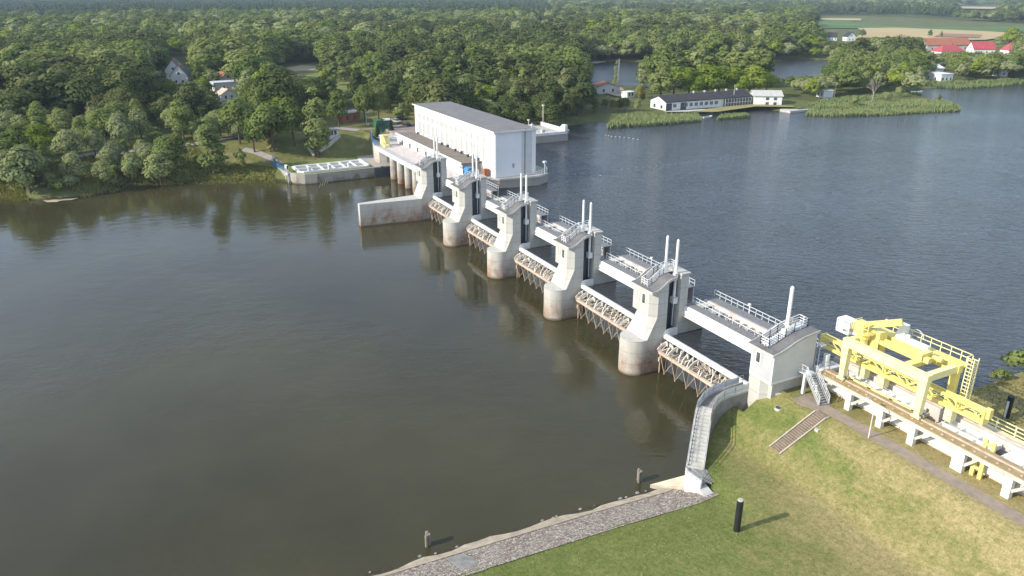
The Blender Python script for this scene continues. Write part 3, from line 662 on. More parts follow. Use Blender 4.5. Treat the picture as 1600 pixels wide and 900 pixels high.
for k in range(70):
    y = rnd.uniform(14, 50); x = lerp_table(XRB, y) + rnd.uniform(-1.6, 0.9); z = gz(x, y)
    if z < -0.3: continue
    r0 = rnd.uniform(0.08, 0.3); sb.ball((x, y, z), r0, 6, 4, 0.6)
so_ = mesh_obj('shore_stones', sb, M['conc_d']); so_['kind'] = 'stuff'
# stair in the lawn
top = on_ground(1287, 648, 8); bot = on_ground(1210, 705, 4)
t = thing('lawn_stair', 'narrow brown brick stair with pale kerbs running down the lawn from the path', 'outdoor stair', tuple(bot))
d = bot - top; L2 = Vector((d.x, d.y, 0)).length; dn = Vector((d.x, d.y, 0)).normalized(); nn_ = Vector((-dn.y, dn.x, 0))
stb = MB(); n = 24
for k in range(n):
    c = top + dn * (L2 * (k + 0.5) / n); c.z = gz(c.x, c.y) + 0.10
    stb.bar(c - nn_*0.72, c + nn_*0.72, L2/n*0.72, 0.12)
mesh_obj('tread', stb, surf('stair_brick', (0.30,0.23,0.20), (0.2,0.15,0.13), 2, 0.9), t)
for s in (-1, 1):
    kb_ = MB(); pts = []
    for k in range(13):
        c = top + dn * (L2 * k / 12) + nn_ * 0.86 * s; pts.append((c.x, c.y, gz(c.x, c.y) + 0.08))
    for a, e in zip(pts, pts[1:]): kb_.bar(a, e, 0.17, 0.26)
    mesh_obj('kerb', kb_, surf('stair_kerb', (0.46,0.40,0.33), (0.36,0.31,0.25), 1.5, 0.9), t)
p = on_ground(1216, 638, 7.5); b = MB(); b.tube((p.x,p.y,p.z-0.2),(p.x,p.y,p.z+0.10),0.45,n=16)
t = solo('manhole', b, M['conc'], 'round concrete manhole with a dark cover in the lawn below the grey house', 'manhole', loc=tuple(p))
b = MB(); b.tube((p.x,p.y,p.z+0.10),(p.x,p.y,p.z+0.13),0.36,n=16); mesh_obj('cover', b, M['slot'], t, off=tuple(p))
p = on_ground(1277, 673, 7.0); b = MB(); b.box(p.x-0.25,p.x+0.25,p.y-0.2,p.y+0.2,p.z-0.1,p.z+0.2); b.box(p.x-0.5,p.x-0.3,p.y+0.1,p.y+0.3,p.z-0.1,p.z+0.13)
solo('marker_stone', b, M['conc'], 'small pale marker stone in the grass beside the lawn stair', 'stone', loc=tuple(p))
p = on_ground(1357, 684, 8)
t = thing('lamp_post', 'thin pale lamp post beside the path in front of the yellow crane', 'lamp post', tuple(p))
b = MB(); b.tube((p.x,p.y,p.z-0.2),(p.x,p.y,p.z+4.3),0.075,0.05); mesh_obj('pole', b, M['steel'], t)
b = MB(); b.bar((p.x,p.y,p.z+4.25),(p.x-0.9,p.y+0.2,p.z+4.5),0.05); mesh_obj('arm', b, M['steel'], t)
b = MB(); b.prism([(p.x-1.4,p.y+0.15),(p.x-0.85,p.y+0.05),(p.x-0.85,p.y+0.35),(p.x-1.4,p.y+0.35)], p.z+4.43, p.z+4.56); mesh_obj('lamp_head', b, M['galv'], t)

# ================================================================== STOP-LOG VIADUCT WITH THE YELLOW CRANE
v = thing('crane_viaduct', 'long concrete crane viaduct on white columns with a brown walkway', 'viaduct', (-45, 75, 8))
for x, wd in ((-58.3,0.35),(-53.6,0.7),(-49.2,0.7),(-45.1,0.75),(-39.6,1.25),(-34.4,0.8),(-29.2,0.8),(-24,0.8)):
    b = MB(); b.box(x-wd/2,x+wd/2,72.55,73.15,7.6,10.4); c_ = mesh_obj('column', b, M['white'], v)
    b = MB(); b.bar((x,73.15,8.9),(x,77.6,8.9),0.3,0.3); b.bar((x+wd/2,72.85,8.9),(x+1.9,72.85,10.35),0.28,0.3); b.bar((x,73.1,9.2),(x,75.5,10.0),0.3); mesh_obj('brace', b, M['conc'], v)
b = MB(); b.box(-58.2,-10,72.35,73.0,10.4,10.9); b.box(-58.2,-10,73.0,74.3,10.35,10.92); mesh_obj('front_beam', b, M['conc'], v)
b = MB(); b.box(-58.2,-10,74.0,74.35,8.6,9.3); b.box(-58.2,-10,76.6,77.0,8.5,9.1); mesh_obj('lower_beam', b, M['white'], v)
b = MB(); b.box(-58.25,-10,72.3,73.35,10.92,11.0); b.box(-58.25,-10,73.65,74.33,10.93,11.0); mesh_obj('walkway', b, M['brown'], v)
b = MB(); b.box(-58.2,-10,73.42,73.58,10.92,11.12)
for k in range(40): b.box(-57.6+k*1.2,-57.35+k*1.2,72.7,72.9,11.0,11.06)
mesh_obj('crane_rail', b, M['rust'], v)
b = MB(); b.box(-60.5,-10,77.7,78.9,7.0,10.9); b.box(-60.5,-10,74.5,77.7,7.9,8.25); mesh_obj('rear_wall', b, M['pink'], v)
b = MB(); b.box(-60.5,-10,78.05,78.25,10.9,11.05); mesh_obj('rear_rail', b, M['rust'], v)
b = MB()
for k in range(14): b.bar((-57+k*3.4,74.3,9.6),(-57+k*3.4,77.7,9.6),0.35,0.45)
mesh_obj('cross_beam', b, M['conc'], v)
b = MB(); b.rail([(-60.2,79.2,10.9),(-10,79.2,10.9)],1.25,(0.35,0.8,1.25),2.0,0.09,0.12); b.box(-60.2,-10,78.9,79.4,10.7,10.88)
solo('yellow_fence', b, M['paleyel'], 'long pale yellow railing along the back of the crane viaduct', 'railing', loc=(-40,79.2,10.9))
b = MB(); b.rail([(-58.2,72.4,11.0),(-58.2,74.2,11.0)],1.1,(0.55,1.1),1,0.05); b.rail([(-58.2,74.25,11.0),(-50,74.25,11.0)],1.1,(1.1,),2.5,0.045); mesh_obj('railing', b, M['galv'], v)
def stoplog(x0, x1, y0, y1, z, lab, mt, tilt=0.0):
    t = thing('stop_log', lab, 'stop log', ((x0+x1)/2,(y0+y1)/2,z), group='white stop logs stored on the viaduct', world=False)
    X0, X1 = x0-(x0+x1)/2, x1-(x0+x1)/2; Y0, Y1 = y0-(y0+y1)/2, y1-(y0+y1)/2
    b = MB(); b.add([(X0,Y0,0.05),(X1,Y0,0.05),(X1,Y1,0.05+tilt),(X0,Y1,0.05+tilt),(X0,Y0,0.15),(X1,Y0,0.15),(X1,Y1,0.15+tilt),(X0,Y1,0.15+tilt)],[(0,3,2,1),(4,5,6,7),(0,1,5,4),(1,2,6,5),(2,3,7,6),(3,0,4,7)]); mesh_obj('plate', b, mt, t)
    b = MB(); b.box(X0,X1,Y0-0.12,Y0,0.0,0.6); b.box(X0,X1,Y0-0.25,Y0+0.15,0.6,0.72); b.box(X0,X1,Y1,Y1+0.12,tilt,0.6+tilt); b.box(X0,X1,(Y0+Y1)/2-0.06,(Y0+Y1)/2+0.06,0.15,0.55); mesh_obj('flange', b, M['white'], t)
    b = MB(); n = int((x1-x0)/1.9)
    for k in range(n+1):
        x = X0+0.1+k*(X1-X0-0.2)/n; b.box(x-0.06,x+0.06,Y0,Y1,0.15,0.5); b.bar((x,Y0-0.1,0.02),(x+0.7,Y0-0.1,-0.75),0.14)
    mesh_obj('stiffener', b, M['white'], t)
stoplog(-56.5,-46.8,75.0,77.1,9.9,'white ribbed stop log on the viaduct under the crane',M['white'])
stoplog(-44.2,-38.2,74.9,77.4,9.9,'white stop log on the viaduct just right of the crane front leg',M['conc'])
stoplog(-37.2,-23,75.0,77.5,9.8,'wide white stop log lying on the viaduct at the right edge of the view',M['white'],0.5)
b = MB(); b.bar((-56,74.6,10.9),(-46,74.6,10.9),0.3,0.35)
for x in (-55.0,-52.5,-49.5,-46.6): b.box(x-0.25,x+0.25,74.45,74.75,10.0,11.2)
solo('lifting_yoke', b, M['paleyel'], 'low pale yellow lifting yoke lying along the white stop log between the crane legs', 'lifting yoke', loc=(-51,74.6,10))
for (x, z0, z1, y) in ((-37.9,8.0,10.3,73.8),):
    b = MB()
    for dx in (-0.42, 0.42): b.box(x+dx-0.2,x+dx+0.2,74.36,74.7,8.2,11.9)
    b.box(x-0.4,x+0.4,74.4,74.66,9.6,9.9); b.box(x-0.4,x+0.4,74.4,74.66,11.3,11.6)
    for dx in (-0.42, 0.42): b.box(x+dx-0.2,x+dx+0.2,73.2,73.5,8.0,10.2)
    b.box(x-0.4,x+0.4,73.25,73.45,8.9,9.2)
    solo('hook_frame', b, M['yellow'], 'yellow twin post hook frame standing through the viaduct near the right edge', 'hook frame', loc=(x,74.0,8))
# the gantry crane
c = thing('gantry_crane', 'pale yellow gantry crane straddling the viaduct with a jib and white cab', 'gantry crane', (-50.4, 76.3, 11))
ZT = 16.4; XA, XB, YF, YR = -55.6, -45.4, 73.5, 78.7
for x in (XA, XB):
    b = MB(); b.loft([[(x-0.30,YF-0.34,11.35),(x+0.30,YF-0.34,11.35),(x+0.30,YF+0.34,11.35),(x-0.30,YF+0.34,11.35)],[(x-0.46,YF-0.38,ZT-0.95),(x+0.46,YF-0.38,ZT-0.95),(x+0.46,YF+0.38,ZT-0.95),(x-0.46,YF+0.38,ZT-0.95)]]); b.box(x-0.5,x+0.5,YF-0.45,YF+0.45,11.1,11.36); lg = mesh_obj('leg', b, M['paleyel'], c)
    b = MB(); b.tube((x-0.35,YF-0.12,11.3),(x-0.35,YF+0.12,11.3),0.22); b.tube((x+0.35,YF-0.12,11.3),(x+0.35,YF+0.12,11.3),0.22); mesh_obj('wheel', b, M['slot'], lg)
    b = MB(); b.box(x-0.38,x+0.38,YR-0.34,YR+0.34,11.1,ZT-0.95); mesh_obj('leg', b, M['yellow'], c)
    b = MB(); b.box(x-0.36,x+0.36,YF+0.40,YR-0.40,ZT-0.85,ZT-0.03); mesh_obj('end_beam', b, M['paleyel'], c)
b = MB(); b.box(XA-0.5,XB+0.5,YF-0.40,YF+0.40,ZT-0.95,ZT); fb = mesh_obj('front_beam', b, M['paleyel'], c)
b = MB(); b.box(XA-0.5,XB+0.5,YR-0.40,YR+0.40,ZT-0.95,ZT); b.box(XA-0.6,XB+0.6,YR+0.40,YR+1.5,ZT-0.2,ZT-0.1); mesh_obj('rear_beam', b, M['yellow'], c)
for k in range(5):
    pass
b = MB(); b.box(XA+0.6,XB-2.5,YR-1.6,YR-1.35,ZT-0.5,ZT); b.box(XA+0.6,XB-2.5,YR-2.4,YR-2.15,ZT-0.5,ZT); mesh_obj('trolley_rail', b, M['yellow'], c)
b = MB(); b.box(XB-3.1,XB-2.2,YF+0.45,YR-0.45,ZT-0.55,ZT-0.02); b.box(XB-3.0,XB-2.3,YF+2.2,YR-1.2,ZT,ZT+0.8); b.box(XB-2.2,XB-1.6,YF+2.4,YF+3.0,ZT-0.1,ZT+0.5); b.tube((XB-2.0,YR-1.4,ZT+0.3),(XB-0.9,YR-1.4,ZT+0.3),0.28); mesh_obj('winch_trolley', b, M['yellow'], c)
b = MB(); b.box(XB-7.2,XB-3.6,YR-0.2,YR+0.35,ZT,ZT+0.55); b.box(XB-7.8,XB-7.3,YR-0.2,YR+0.3,ZT,ZT+0.9); b.tube((XB-6.4,YR+0.0,ZT+0.55),(XB-6.4,YR+0.0,ZT+0.9),0.3); mesh_obj('winch_housing', b, M['white'], c)
b = MB(); b.box(-53.1,-52.2,YR-0.1,YR+0.7,ZT+0.1,ZT+1.9); mesh_obj('electric_cabinet', b, M['white'], c)
b = MB()
for k in range(12):
    a0 = math.pi*(k/12)*1.1; a1 = math.pi*((k+1)/12)*1.1
    b.bar((XB-5.9+0.9*math.cos(a0),YR+0.9,ZT+0.7+0.9*math.sin(a0)),(XB-5.9+0.9*math.cos(a1),YR+0.9,ZT+0.7+0.9*math.sin(a1)),0.06)
mesh_obj('cable_hoop', b, M['steel'], c)
b = MB(); b.rail([(XA-0.4,YR+1.45,ZT-0.1),(XB+0.6,YR+1.45,ZT-0.1)],1.15,(0.6,1.15),1.3,0.08); b.rail([(XB+0.6,YR+1.45,ZT-0.1),(XB+0.6,YR+0.5,ZT-0.1)],1.15,(0.6,1.15),1.0,0.08); mesh_obj('railing', b, M['paleyel'], c)
b = MB()
LX, LY = XB+1.15, YR+0.8
for dx in (-0.35, 0.35):
    for dy in (-0.4, 0.4): b.bar((LX+dx,LY+dy,11.0 if dy < 0 else 8.5),(LX+dx,LY+dy,ZT+1.1),0.09)
for k in range(20):
    z = 8.8 + k*0.44
    for dy in (-0.4, 0.4):
        if dy < 0 and z < 11: continue
        b.bar((LX-0.35,LY+dy,z),(LX+0.35,LY+dy,z),0.08)
    b.bar((LX+0.35,LY-0.4,z),(LX+0.35,LY+0.4,z),0.06)
mesh_obj('ladder_tower', b, M['paleyel'], c)
# jib with its cab
b = MB(); b.tube((-55.3,75.6,ZT-0.2),(-55.3,75.6,ZT+0.5),0.75,n=14); b.tube((-55.3,75.6,ZT-1.2),(-55.3,75.6,ZT-0.2),0.6,n=14); b.tube((-55.3,75.6,ZT+0.5),(-55.3,75.6,ZT+0.7),1.2,n=16); b.box(-54.9,-53.6,76.2,77.6,ZT-1.9,ZT+0.9); jp = mesh_obj('slewing_column', b, M['yellow'], c)
b = MB(); jb0 = Vector((-55.9,75.4,ZT+1.2)); jb1 = Vector((-51.6,76.9,19.4)); b.bar(jb0, jb1, 0.40, 0.75); b.box(-56.4,-55.0,75.0,76.2,ZT+0.7,ZT+1.7); b.bar((-55.2,75.6,ZT+0.7),(-54.4,75.9,ZT+2.0),0.25); b.bar((-55.6,74.95,ZT+0.7),(-54.3,75.2,ZT+2.1),0.16); mesh_obj('jib', b, M['yellow'], jp)
b = MB(); b.rail([(-56.3,74.7,ZT+0.7),(-54.3,74.9,ZT+0.7)],1.1,(0.55,1.1),0.7,0.06); b.rail([(-56.5,76.4,ZT+0.7),(-56.5,74.7,ZT+0.7)],1.1,(0.55,1.1),0.7,0.06); mesh_obj('railing', b, M['paleyel'], jp)
b = MB(); x0,x1,y0,y1,z0,z1 = -58.9,-57.1,75.2,76.6,15.9,17.5
for X in (x0,x1):
    for Y in (y0,y1): b.bar((X,Y,z0),(X,Y,z1),0.12)
for z in (z0,z1):
    for Y in (y0,y1): b.bar((x0,Y,z),(x1,Y,z),0.12)
    for X in (x0,x1): b.bar((X,y0,z),(X,y1,z),0.12)
b.box(x0+0.1,x1-0.1,y0+0.1,y1-0.1,z0-0.05,z0+0.1); b.box(x0+0.1,x0+0.9,y0+0.05,y0+0.5,z0+0.1,z1-0.2); b.box(x0,x1,y0,y1,z1-0.02,z1+0.08); b.bar((x1,76,16.0),(-55.6,75.8,16.4),0.3); mesh_obj('cab', b, M['white'], jp)
b = MB(); b.box(x0+0.9,x1-0.02,y0-0.01,y0+0.04,z0+0.5,z1-0.15); b.box(x1-0.04,x1+0.02,y0+0.05,y1-0.05,z0+0.5,z1-0.15); mesh_obj('cab_window', b, M['pane'], jp)
# the lifting beam hung under the crane
lb = thing('lifting_beam', 'long yellow lattice lifting beam hung lengthwise under the gantry crane', 'lifting beam', (-50.6, 76.3, 12.6))
LX0, LX1 = -61.4, -39.9
for yy in (75.95, 76.65):
    b = MB(); b.bar((LX0,yy,12.62),(LX1,yy,12.62),0.26,0.34); b.bar((LX0,yy,13.85),(LX1,yy,13.85),0.26,0.30); mesh_obj('chord', b, M['yellow'], lb)
    b = MB(); n = 14
    for k in range(n):
        xa = LX0 + (LX1-LX0)*k/n; xb = LX0 + (LX1-LX0)*(k+1)/n
        if k % 2 == 0: b.bar((xa,yy,12.7),(xb,yy,13.8),0.12)
        else: b.bar((xa,yy,13.8),(xb,yy,12.7),0.12)
        if k % 3 == 0: b.bar((xa,yy,12.7),(xa,yy,13.8),0.14)
    mesh_obj('lattice', b, M['yellow'], lb)
b = MB()
for x in (LX0, LX1): b.box(x-0.12,x+0.12,75.75,76.85,12.4,14.1)
b.box(LX1-0.1,LX1+0.5,76.0,76.6,13.2,14.3); mesh_obj('end_plate', b, M['yellow'], lb)
for x in (-54.9,-52.2,-43.6):
    b = MB(); b.box(x-0.42,x+0.42,75.9,76.9,10.9,12.45); mesh_obj('hook_block', b, M['paleyel'], lb)
b = MB()
for x in (-53.6,-47.4): b.tube((x,76.3,14.0),(x,76.3,ZT-0.4),0.06)
mesh_obj('cable', b, M['slot'], lb)
# galvanised stair up to the viaduct
st = thing('metal_stair', 'grey galvanised open stair leading from the path up to the viaduct', 'metal stair', (-57, 71.8, 8))
A0 = Vector((-60.2,71.6,10.7)); A1 = Vector((-58.6,71.6,10.7)); A2 = on_ground(1287,633,8) 
b = MB(); b.box(-60.3,-58.5,70.9,72.4,10.6,10.7); b.bar((-58.9,71.0,7.9),(-58.9,71.0,10.6),0.35); mesh_obj('platform', b, M['steel'], st)
dv = Vector((A2.x-A1.x, A2.y-A1.y, 0)).normalized(); nv = Vector((-dv.y, dv.x, 0))
for s in (-0.7, 0.7):
    b = MB(); b.bar(A1+nv*s, A2+nv*s+Vector((0,0,0.1)), 0.1, 0.3); mesh_obj('stringer', b, M['galv'], st)
    b = MB(); b.rail([A1+nv*s, A2+nv*s+Vector((0,0,0.1))], 1.1, (0.35,0.75,1.1), 0.9, 0.06); mesh_obj('railing', b, M['steel'], st)
b = MB()
for k in range(13):
    e = A1.lerp(A2, (k+0.5)/13); b.bar(e-nv*0.66, e+nv*0.66, 0.26, 0.05)
mesh_obj('tread', b, M['galv'], st)
b = MB(); b.rail([(-60.3,72.4,10.7),(-60.3,70.9,10.7),(-58.5,70.9,10.7)],1.1,(0.55,1.1),0.9,0.05); mesh_obj('railing', b, M['steel'], st)
b = MB(); b.tube((-60.0,74.2,10.5),(-60.0,74.2,13.6),0.06); b.box(-60.3,-59.5,73.9,74.7,13.5,13.7); b.tube((-59.6,75.2,10.6),(-59.6,75.2,12.2),0.4); b.box(-60.2,-58.6,73.8,77,10.2,10.6)
solo('light_mast', b, M['steel'], 'short pale light mast and white tank behind the grey house', 'light mast', loc=(-60,74.2,10.5))
# ================================================================== POWER STATION
ps = thing('power_station', 'long white power station hall with grey flat roof and a row of tall windows', 'power station', (-212, 94, 8))
X0, X1, Y0, Y1, ZT2 = -242.5, -182.3, 88.3, 100.6, 20.1
bw = (X1 - 3.9 - (X0 + 3.4)) / 14
b = MB(); b.box(X0, X1, Y0, Y1, 8.0, ZT2); mesh_obj('wall', b, M['psw'], ps)
b = MB(); b.box(X0-0.45, X1+0.45, Y0-0.5, Y1+0.45, ZT2, ZT2+0.28); r_ = mesh_obj('roof', b, M['wroof'], ps)
b = MB(); b.box(X0-0.5, X1+0.5, Y0-0.56, Y0-0.5, ZT2-0.06, ZT2+0.36); b.box(X1+0.45, X1+0.52, Y0-0.55, Y1+0.5, ZT2-0.06, ZT2+0.36); mesh_obj('roof_edge', b, M['white'], r_)
b = MB(); b.box(X1-0.02, X1+0.03, Y1-4.4, Y1-1.2, 8.4, ZT2-0.05); mesh_obj('side_panel', b, M['cabin'], ps)
b = MB(); b.box(X1-0.02, X1+0.09, Y1-3.5, Y1-3.2, 8.4, ZT2+0.6); mesh_obj('downpipe', b, M['conc_d'], ps)
b = MB(); b.box(X1-0.02, X1+0.12, Y0+0.2, Y0+0.45, 8.4, ZT2); mesh_obj('downpipe', b, M['white'], ps)
b = MB(); b.box(X1, X1+0.12, Y0+5.2, Y0+5.7, 10.4, 11.6); mesh_obj('wall_box', b, M['galv'], ps)
b = MB()
for k in range(15):
    x = X0 + 3.4 + k * bw; b.box(x - 0.36, x + 0.36, Y0 - 0.24, Y0 + 0.01, 11.25, 18.05)
b.box(X0+3.0, X1-3.4, Y0-0.13, Y0+0.012, 15.55, 16.15); b.box(X0+3.0, X1-3.4, Y0-0.19, Y0+0.013, 18.05, 18.3)
mesh_obj('pilaster', b, M['white'], ps)
for k in range(14):
    x = X0 + 3.4 + k * bw
    for z0, z1 in ((11.3, 15.5), (16.2, 18.0)):
        if k == 0 and z0 < 12: pass
        b = MB(); b.box(x+0.40, x+bw-0.40, Y0-0.07, Y0-0.004, z0+0.02, z1-0.02); f = mesh_obj('window', b, M['white'], ps)
        b = MB(); wdt = (bw - 0.8) / 4
        for i in range(4): b.box(x+0.44+i*wdt+0.08, x+0.44+(i+1)*wdt-0.10, Y0-0.085, Y0-0.06, z0+0.12, z1-0.12)
        mesh_obj('pane', b, M['hallpane'], f)
b = MB(); b.tube((-183.5,100.0,ZT2+0.28),(-183.5,100.0,ZT2+1.6),0.12); b.box(-184.3,-182.9,99.6,100.3,ZT2+1.0,ZT2+1.15); mesh_obj('roof_light', b, M['steel'], r_)
# annex
AX0, AX1, AY0 = -244.0, -190.5, 81.9
b = MB(); b.box(AX0, AX1, AY0+0.5, Y0-0.02, 7.0, 10.75); mesh_obj('annex_wall', b, M['white'], ps)
b = MB(); b.box(AX0-0.3, AX1+0.2, AY0, Y0-0.03, 10.75, 11.1); ar = mesh_obj('annex_roof', b, M['broof'], ps)
b = MB(); b.box(AX0-0.35, AX1+0.25, AY0-0.12, AY0+0.18, 10.7, 11.3); b.box(AX0-0.2, AX1, AY0-0.5, AY0+0.5, 10.1, 10.25); mesh_obj('annex_cornice', b, M['white'], ar)
b = MB()
for x in (-239.2,-218,-214,-207,-203,-198,-196,-192.2): b.box(x-0.25, x+0.25, Y0-1.2+((x*7)%3)*0.2, Y0-0.6+((x*7)%3)*0.2, 11.1, 11.8)
mesh_obj('roof_vent', b, M['slot'], ar)
for x in (-240,-233,-226,-219,-212):
    b = MB(); b.box(x, x+1.6, AY0+0.44, AY0+0.52, 8.1, 9.6); mesh_obj('annex_window', b, M['glass'], ps)
b = MB(); b.box(AX1, AX1+0.05, AY0+0.6, Y0-0.4, 8.35, 10.7); mesh_obj('annex_end_panel', b, M['conc_d'], ps)
pf = MB(); pf.prism([(-262,86),(-182.6,85.6),(-180.2,88.6),(-178.8,100),(-180.8,103.6),(-187,106),(-262,106)], -3, 8.05)
pt_ = thing('station_platform', 'grey concrete platform round the foot of the white power station', 'platform', (-182, 95, 5))
mesh_obj('base', pf, M['quay'], pt_)
b = MB(); b.bar((-182.6,85.6,8.1),(-180.2,88.6,8.1),0.4,0.5); b.bar((-180.2,88.6,8.1),(-178.8,100,8.1),0.4,0.5); b.bar((-178.8,100,8.1),(-180.8,103.6,8.1),0.4,0.5); mesh_obj('parapet', b, M['pier'], pt_)
b = MB(); b.rail([(-178.9,99,8.3),(-180.8,103.5,8.3),(-187,106,8.3)],1.2,(0.6,1.2),1.2,0.1); mesh_obj('railing', b, M['steel'], pt_)
b = MB(); b.tube((-180.4,102.4,8),(-180.4,102.4,11.2),0.1); b.box(-180.9,-179.9,102.0,102.8,11.2,11.7); solo('light_mast', b, M['steel'], 'short pale light mast at the water tip of the power station platform', 'light mast', loc=(-180.4,102.4,8))
# draft tube deck
dd = thing('draft_tube_deck', 'concrete service deck on rounded columns in front of the power station', 'service deck', (-212, 76, 8))
b = MB(); b.box(-241, -184.4, 74.0, 82.3, 7.2, 8.0); mesh_obj('deck', b, M['pink'], dd)
b = MB(); b.box(-241, -184.4, 73.4, 74.05, 7.1, 8.3); mesh_obj('edge_beam', b, M['steel'], dd)
for k in range(6):
    x = -226.7 + k * 6.6
    b = MB(); arc = [(x + 1.15*math.cos(a), 75.2 - 1.5*math.sin(a)) for a in [math.pi*i/10 for i in range(11)]]; b.prism([(x+1.15,84)] + arc + [(x-1.15,84)], -3, 7.2); mesh_obj('column', b, M['pier'], dd)
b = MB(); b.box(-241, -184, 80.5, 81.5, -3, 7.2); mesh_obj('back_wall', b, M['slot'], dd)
b = MB(); b.prism([(-262,79),(-250,75.5),(-241,73.4),(-237,73.6),(-236,76),(-236,84),(-262,86)], -3, 7.9); mesh_obj('wing_wall', b, M['pier'], dd)
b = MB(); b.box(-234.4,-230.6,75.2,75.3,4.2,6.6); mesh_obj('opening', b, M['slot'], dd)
b = MB(); b.rail([(-240.5,73.6,8.3),(-185,73.6,8.3)],1.0,(0.5,1.0),2.0,0.06); mesh_obj('railing', b, M['galv'], dd)
b = MB(); b.rail([(-264,79.6,8.1),(-250,75.8,8.0),(-240.6,73.6,8.0)],1.3,(0.3,0.65,1.0,1.3),1.0,0.12)
for a, e in (((-264,79.6,8.6),(-250,75.8,8.5)),((-250,75.8,8.5),(-241,73.7,8.5))): b.bar(a, e, 0.05, 0.8)
b.rail([(-262,82.6,8.1),(-249,78.4,8.0)],1.3,(0.3,0.65,1.0,1.3),1.0,0.12); b.bar((-262,82.6,8.6),(-249,78.4,8.5),0.05,0.7)
solo('blue_railing', b, M['blue'], 'bright blue railing of the walkway leading to the service deck left of the power station', 'railing', loc=(-254,77,8.6))
b = MB(); b.box(-242.5,-240.2,75.9,78.0,8.0,11.0); b.box(-242.8,-239.9,75.7,78.2,11.0,11.25); b.box(-239.6,-239.1,75.9,76.3,8.0,11.4); b.box(-239.6,-239.1,77.6,78.0,8.0,11.4); b.box(-239.7,-239.0,75.8,78.1,11.4,11.7); b.bar((-239.3,76,11.2),(-237.2,76,9.3),0.3); b.box(-238.4,-236.6,75.6,77.2,8.0,8.8)
solo('trash_rake', b, M['paleyel'], 'pale yellow hoist machine on the service deck beside the blue railing', 'machine', loc=(-241,76,9))
yd = MB(); yd.box(-275, -241.02, 86.1, 107, -3, 8.62); struct('station_yard', yd, surf('yard_paving', (0.34,0.29,0.26), (0.26,0.22,0.20), 0.4, 0.95))
b = MB(); b.box(-189.6,-187.6,82.5,84.6,8.06,9.6); b.prism_x([(82.3,9.5),(84.8,9.5),(84.2,10.3),(82.9,10.3)],-189.8,-187.4); solo('tarpaulin_cover', b, M['blue'], 'blue covered stack at the right end of the power station annex', 'stack', loc=(-188.6,83.5,8.1))
lb_ = MB(); lb_.box(-191,-184.4,82.35,86,-3,8.06); solo('landing_block', lb_, M['pier'], 'pale concrete landing at the right end of the power station annex', 'landing', loc=(-188,84,0))
b = MB(); b.box(-186.4,-185.0,86.4,87.8,8.06,10.1); solo('rusty_tank', b, M['brick'], 'rust red steel box beside the front corner of the power station', 'box', loc=(-185.7,87,8.1))
# upstream quay
uq = thing('upstream_quay', 'pale concrete quay with white parapet behind the power station', 'quay', (-236, 124, 6))
b = MB(); b.box(-256, -232.2, 106.5, 141, -3, 8.2); mesh_obj('quay_wall', b, M['quay'], uq)
b = MB(); b.box(-232.6,-232.0,106.5,141.2,8.2,9.1); b.box(-252,-232.0,140.7,141.3,8.2,9.6); b.prism_y([(-237,9.0),(-232.0,9.0),(-232.0,11.2),(-234,11.2)],139.6,140.6); mesh_obj('parapet', b, M['white'], uq)
b = MB(); b.box(-255.8,-232.7,106.6,140.6,8.2,8.26); mesh_obj('paving', b, M['conc'], uq)
for x, y, hh in ((-236,133,9.5),(-241,130,4.0)):
    b = MB(); b.tube((x,y,8.2),(x,y,8.2+hh),0.16); b.box(x-0.5,x+0.5,y-0.3,y+0.3,8.2+hh,8.6+hh); b.box(x-0.6,x+0.6,y-0.6,y+0.6,8.2,9.6); solo('quay_mast', b, M['conc'], 'tall pale mast on the quay behind the power station' if hh > 5 else 'short pale mast on the quay behind the power station', 'mast', loc=(x,y,8.2))
b = MB()
for k in range(5): b.box(-250+k*3.4,-247.6+k*3.4,114+k*3,116+k*3,8.26,9.3)
solo('stop_log_stack', b, M['white'], 'white blocks laid out on the quay behind the power station', 'blocks', loc=(-243,120,8.2))
# downstream quay
dq = thing('river_quay', 'low stained concrete quay with rounded corner at the foot of the wooded bank', 'quay', (-236, 60, 1))
b = MB(); b.prism([(-232,76),(-231.6,52),(-232.2,48.5),(-233.8,46.2),(-236.5,44.8),(-240,44),(-252,42.2),(-256,45),(-256,77),(-236,78)], -3, 3.2); mesh_obj('quay_wall', b, M['quay'], dq)
b = MB(); b.prism([(-232.6,70),(-232.2,52),(-232.8,48.9),(-234.2,46.8),(-236.7,45.4),(-240.2,44.6),(-251,43),(-251,70)], 3.2, 3.26); mesh_obj('grass_top', b, M['meadow'], dq)
b = MB(); b.box(-231.62,-231.3,70,76,-1,3.0); b.box(-231.7,-231.2,72.2,73,-1,3.4); mesh_obj('fender', b, M['slot'], dq)
fp = thing('fish_pass', 'white concrete channel with cross walls on top of the stained river quay', 'channel', (-238, 58, 3.2))
b = MB(); b.prism([(-234.6,47.4),(-233.4,48.6),(-233.2,68.4),(-234.0,68.4),(-234.2,48.9)], 3.26, 3.75); b.prism([(-243.0,47.6),(-242.4,47.8),(-242.6,69.0),(-243.4,69.0)], 3.26, 3.8); b.box(-243.4,-233.2,68.4,69.1,3.26,4.0); b.prism([(-243,47.0),(-234.6,47.0),(-234.2,47.9),(-243,47.9)],3.26,3.7); b.box(-239.2,-238.7,48,68.4,3.26,3.65); mesh_obj('channel_wall', b, M['white'], fp)
b = MB()
for k in range(1, 6): b.box(-242.5,-234.0,47.9+k*3.45,48.4+k*3.45,3.27,3.7)
mesh_obj('cross_wall', b, M['white'], fp)
b = MB(); b.box(-242.4,-234.1,47.95,68.4,3.26,3.32); mesh_obj('channel_floor', b, M['conc_d'], fp)
b = MB()
for k in range(3): b.box(-234.3,-233.4,50.0+k*6.2,50.9+k*6.2,3.3,5.0)
mesh_obj('gauge_plate', b, M['white'], fp)
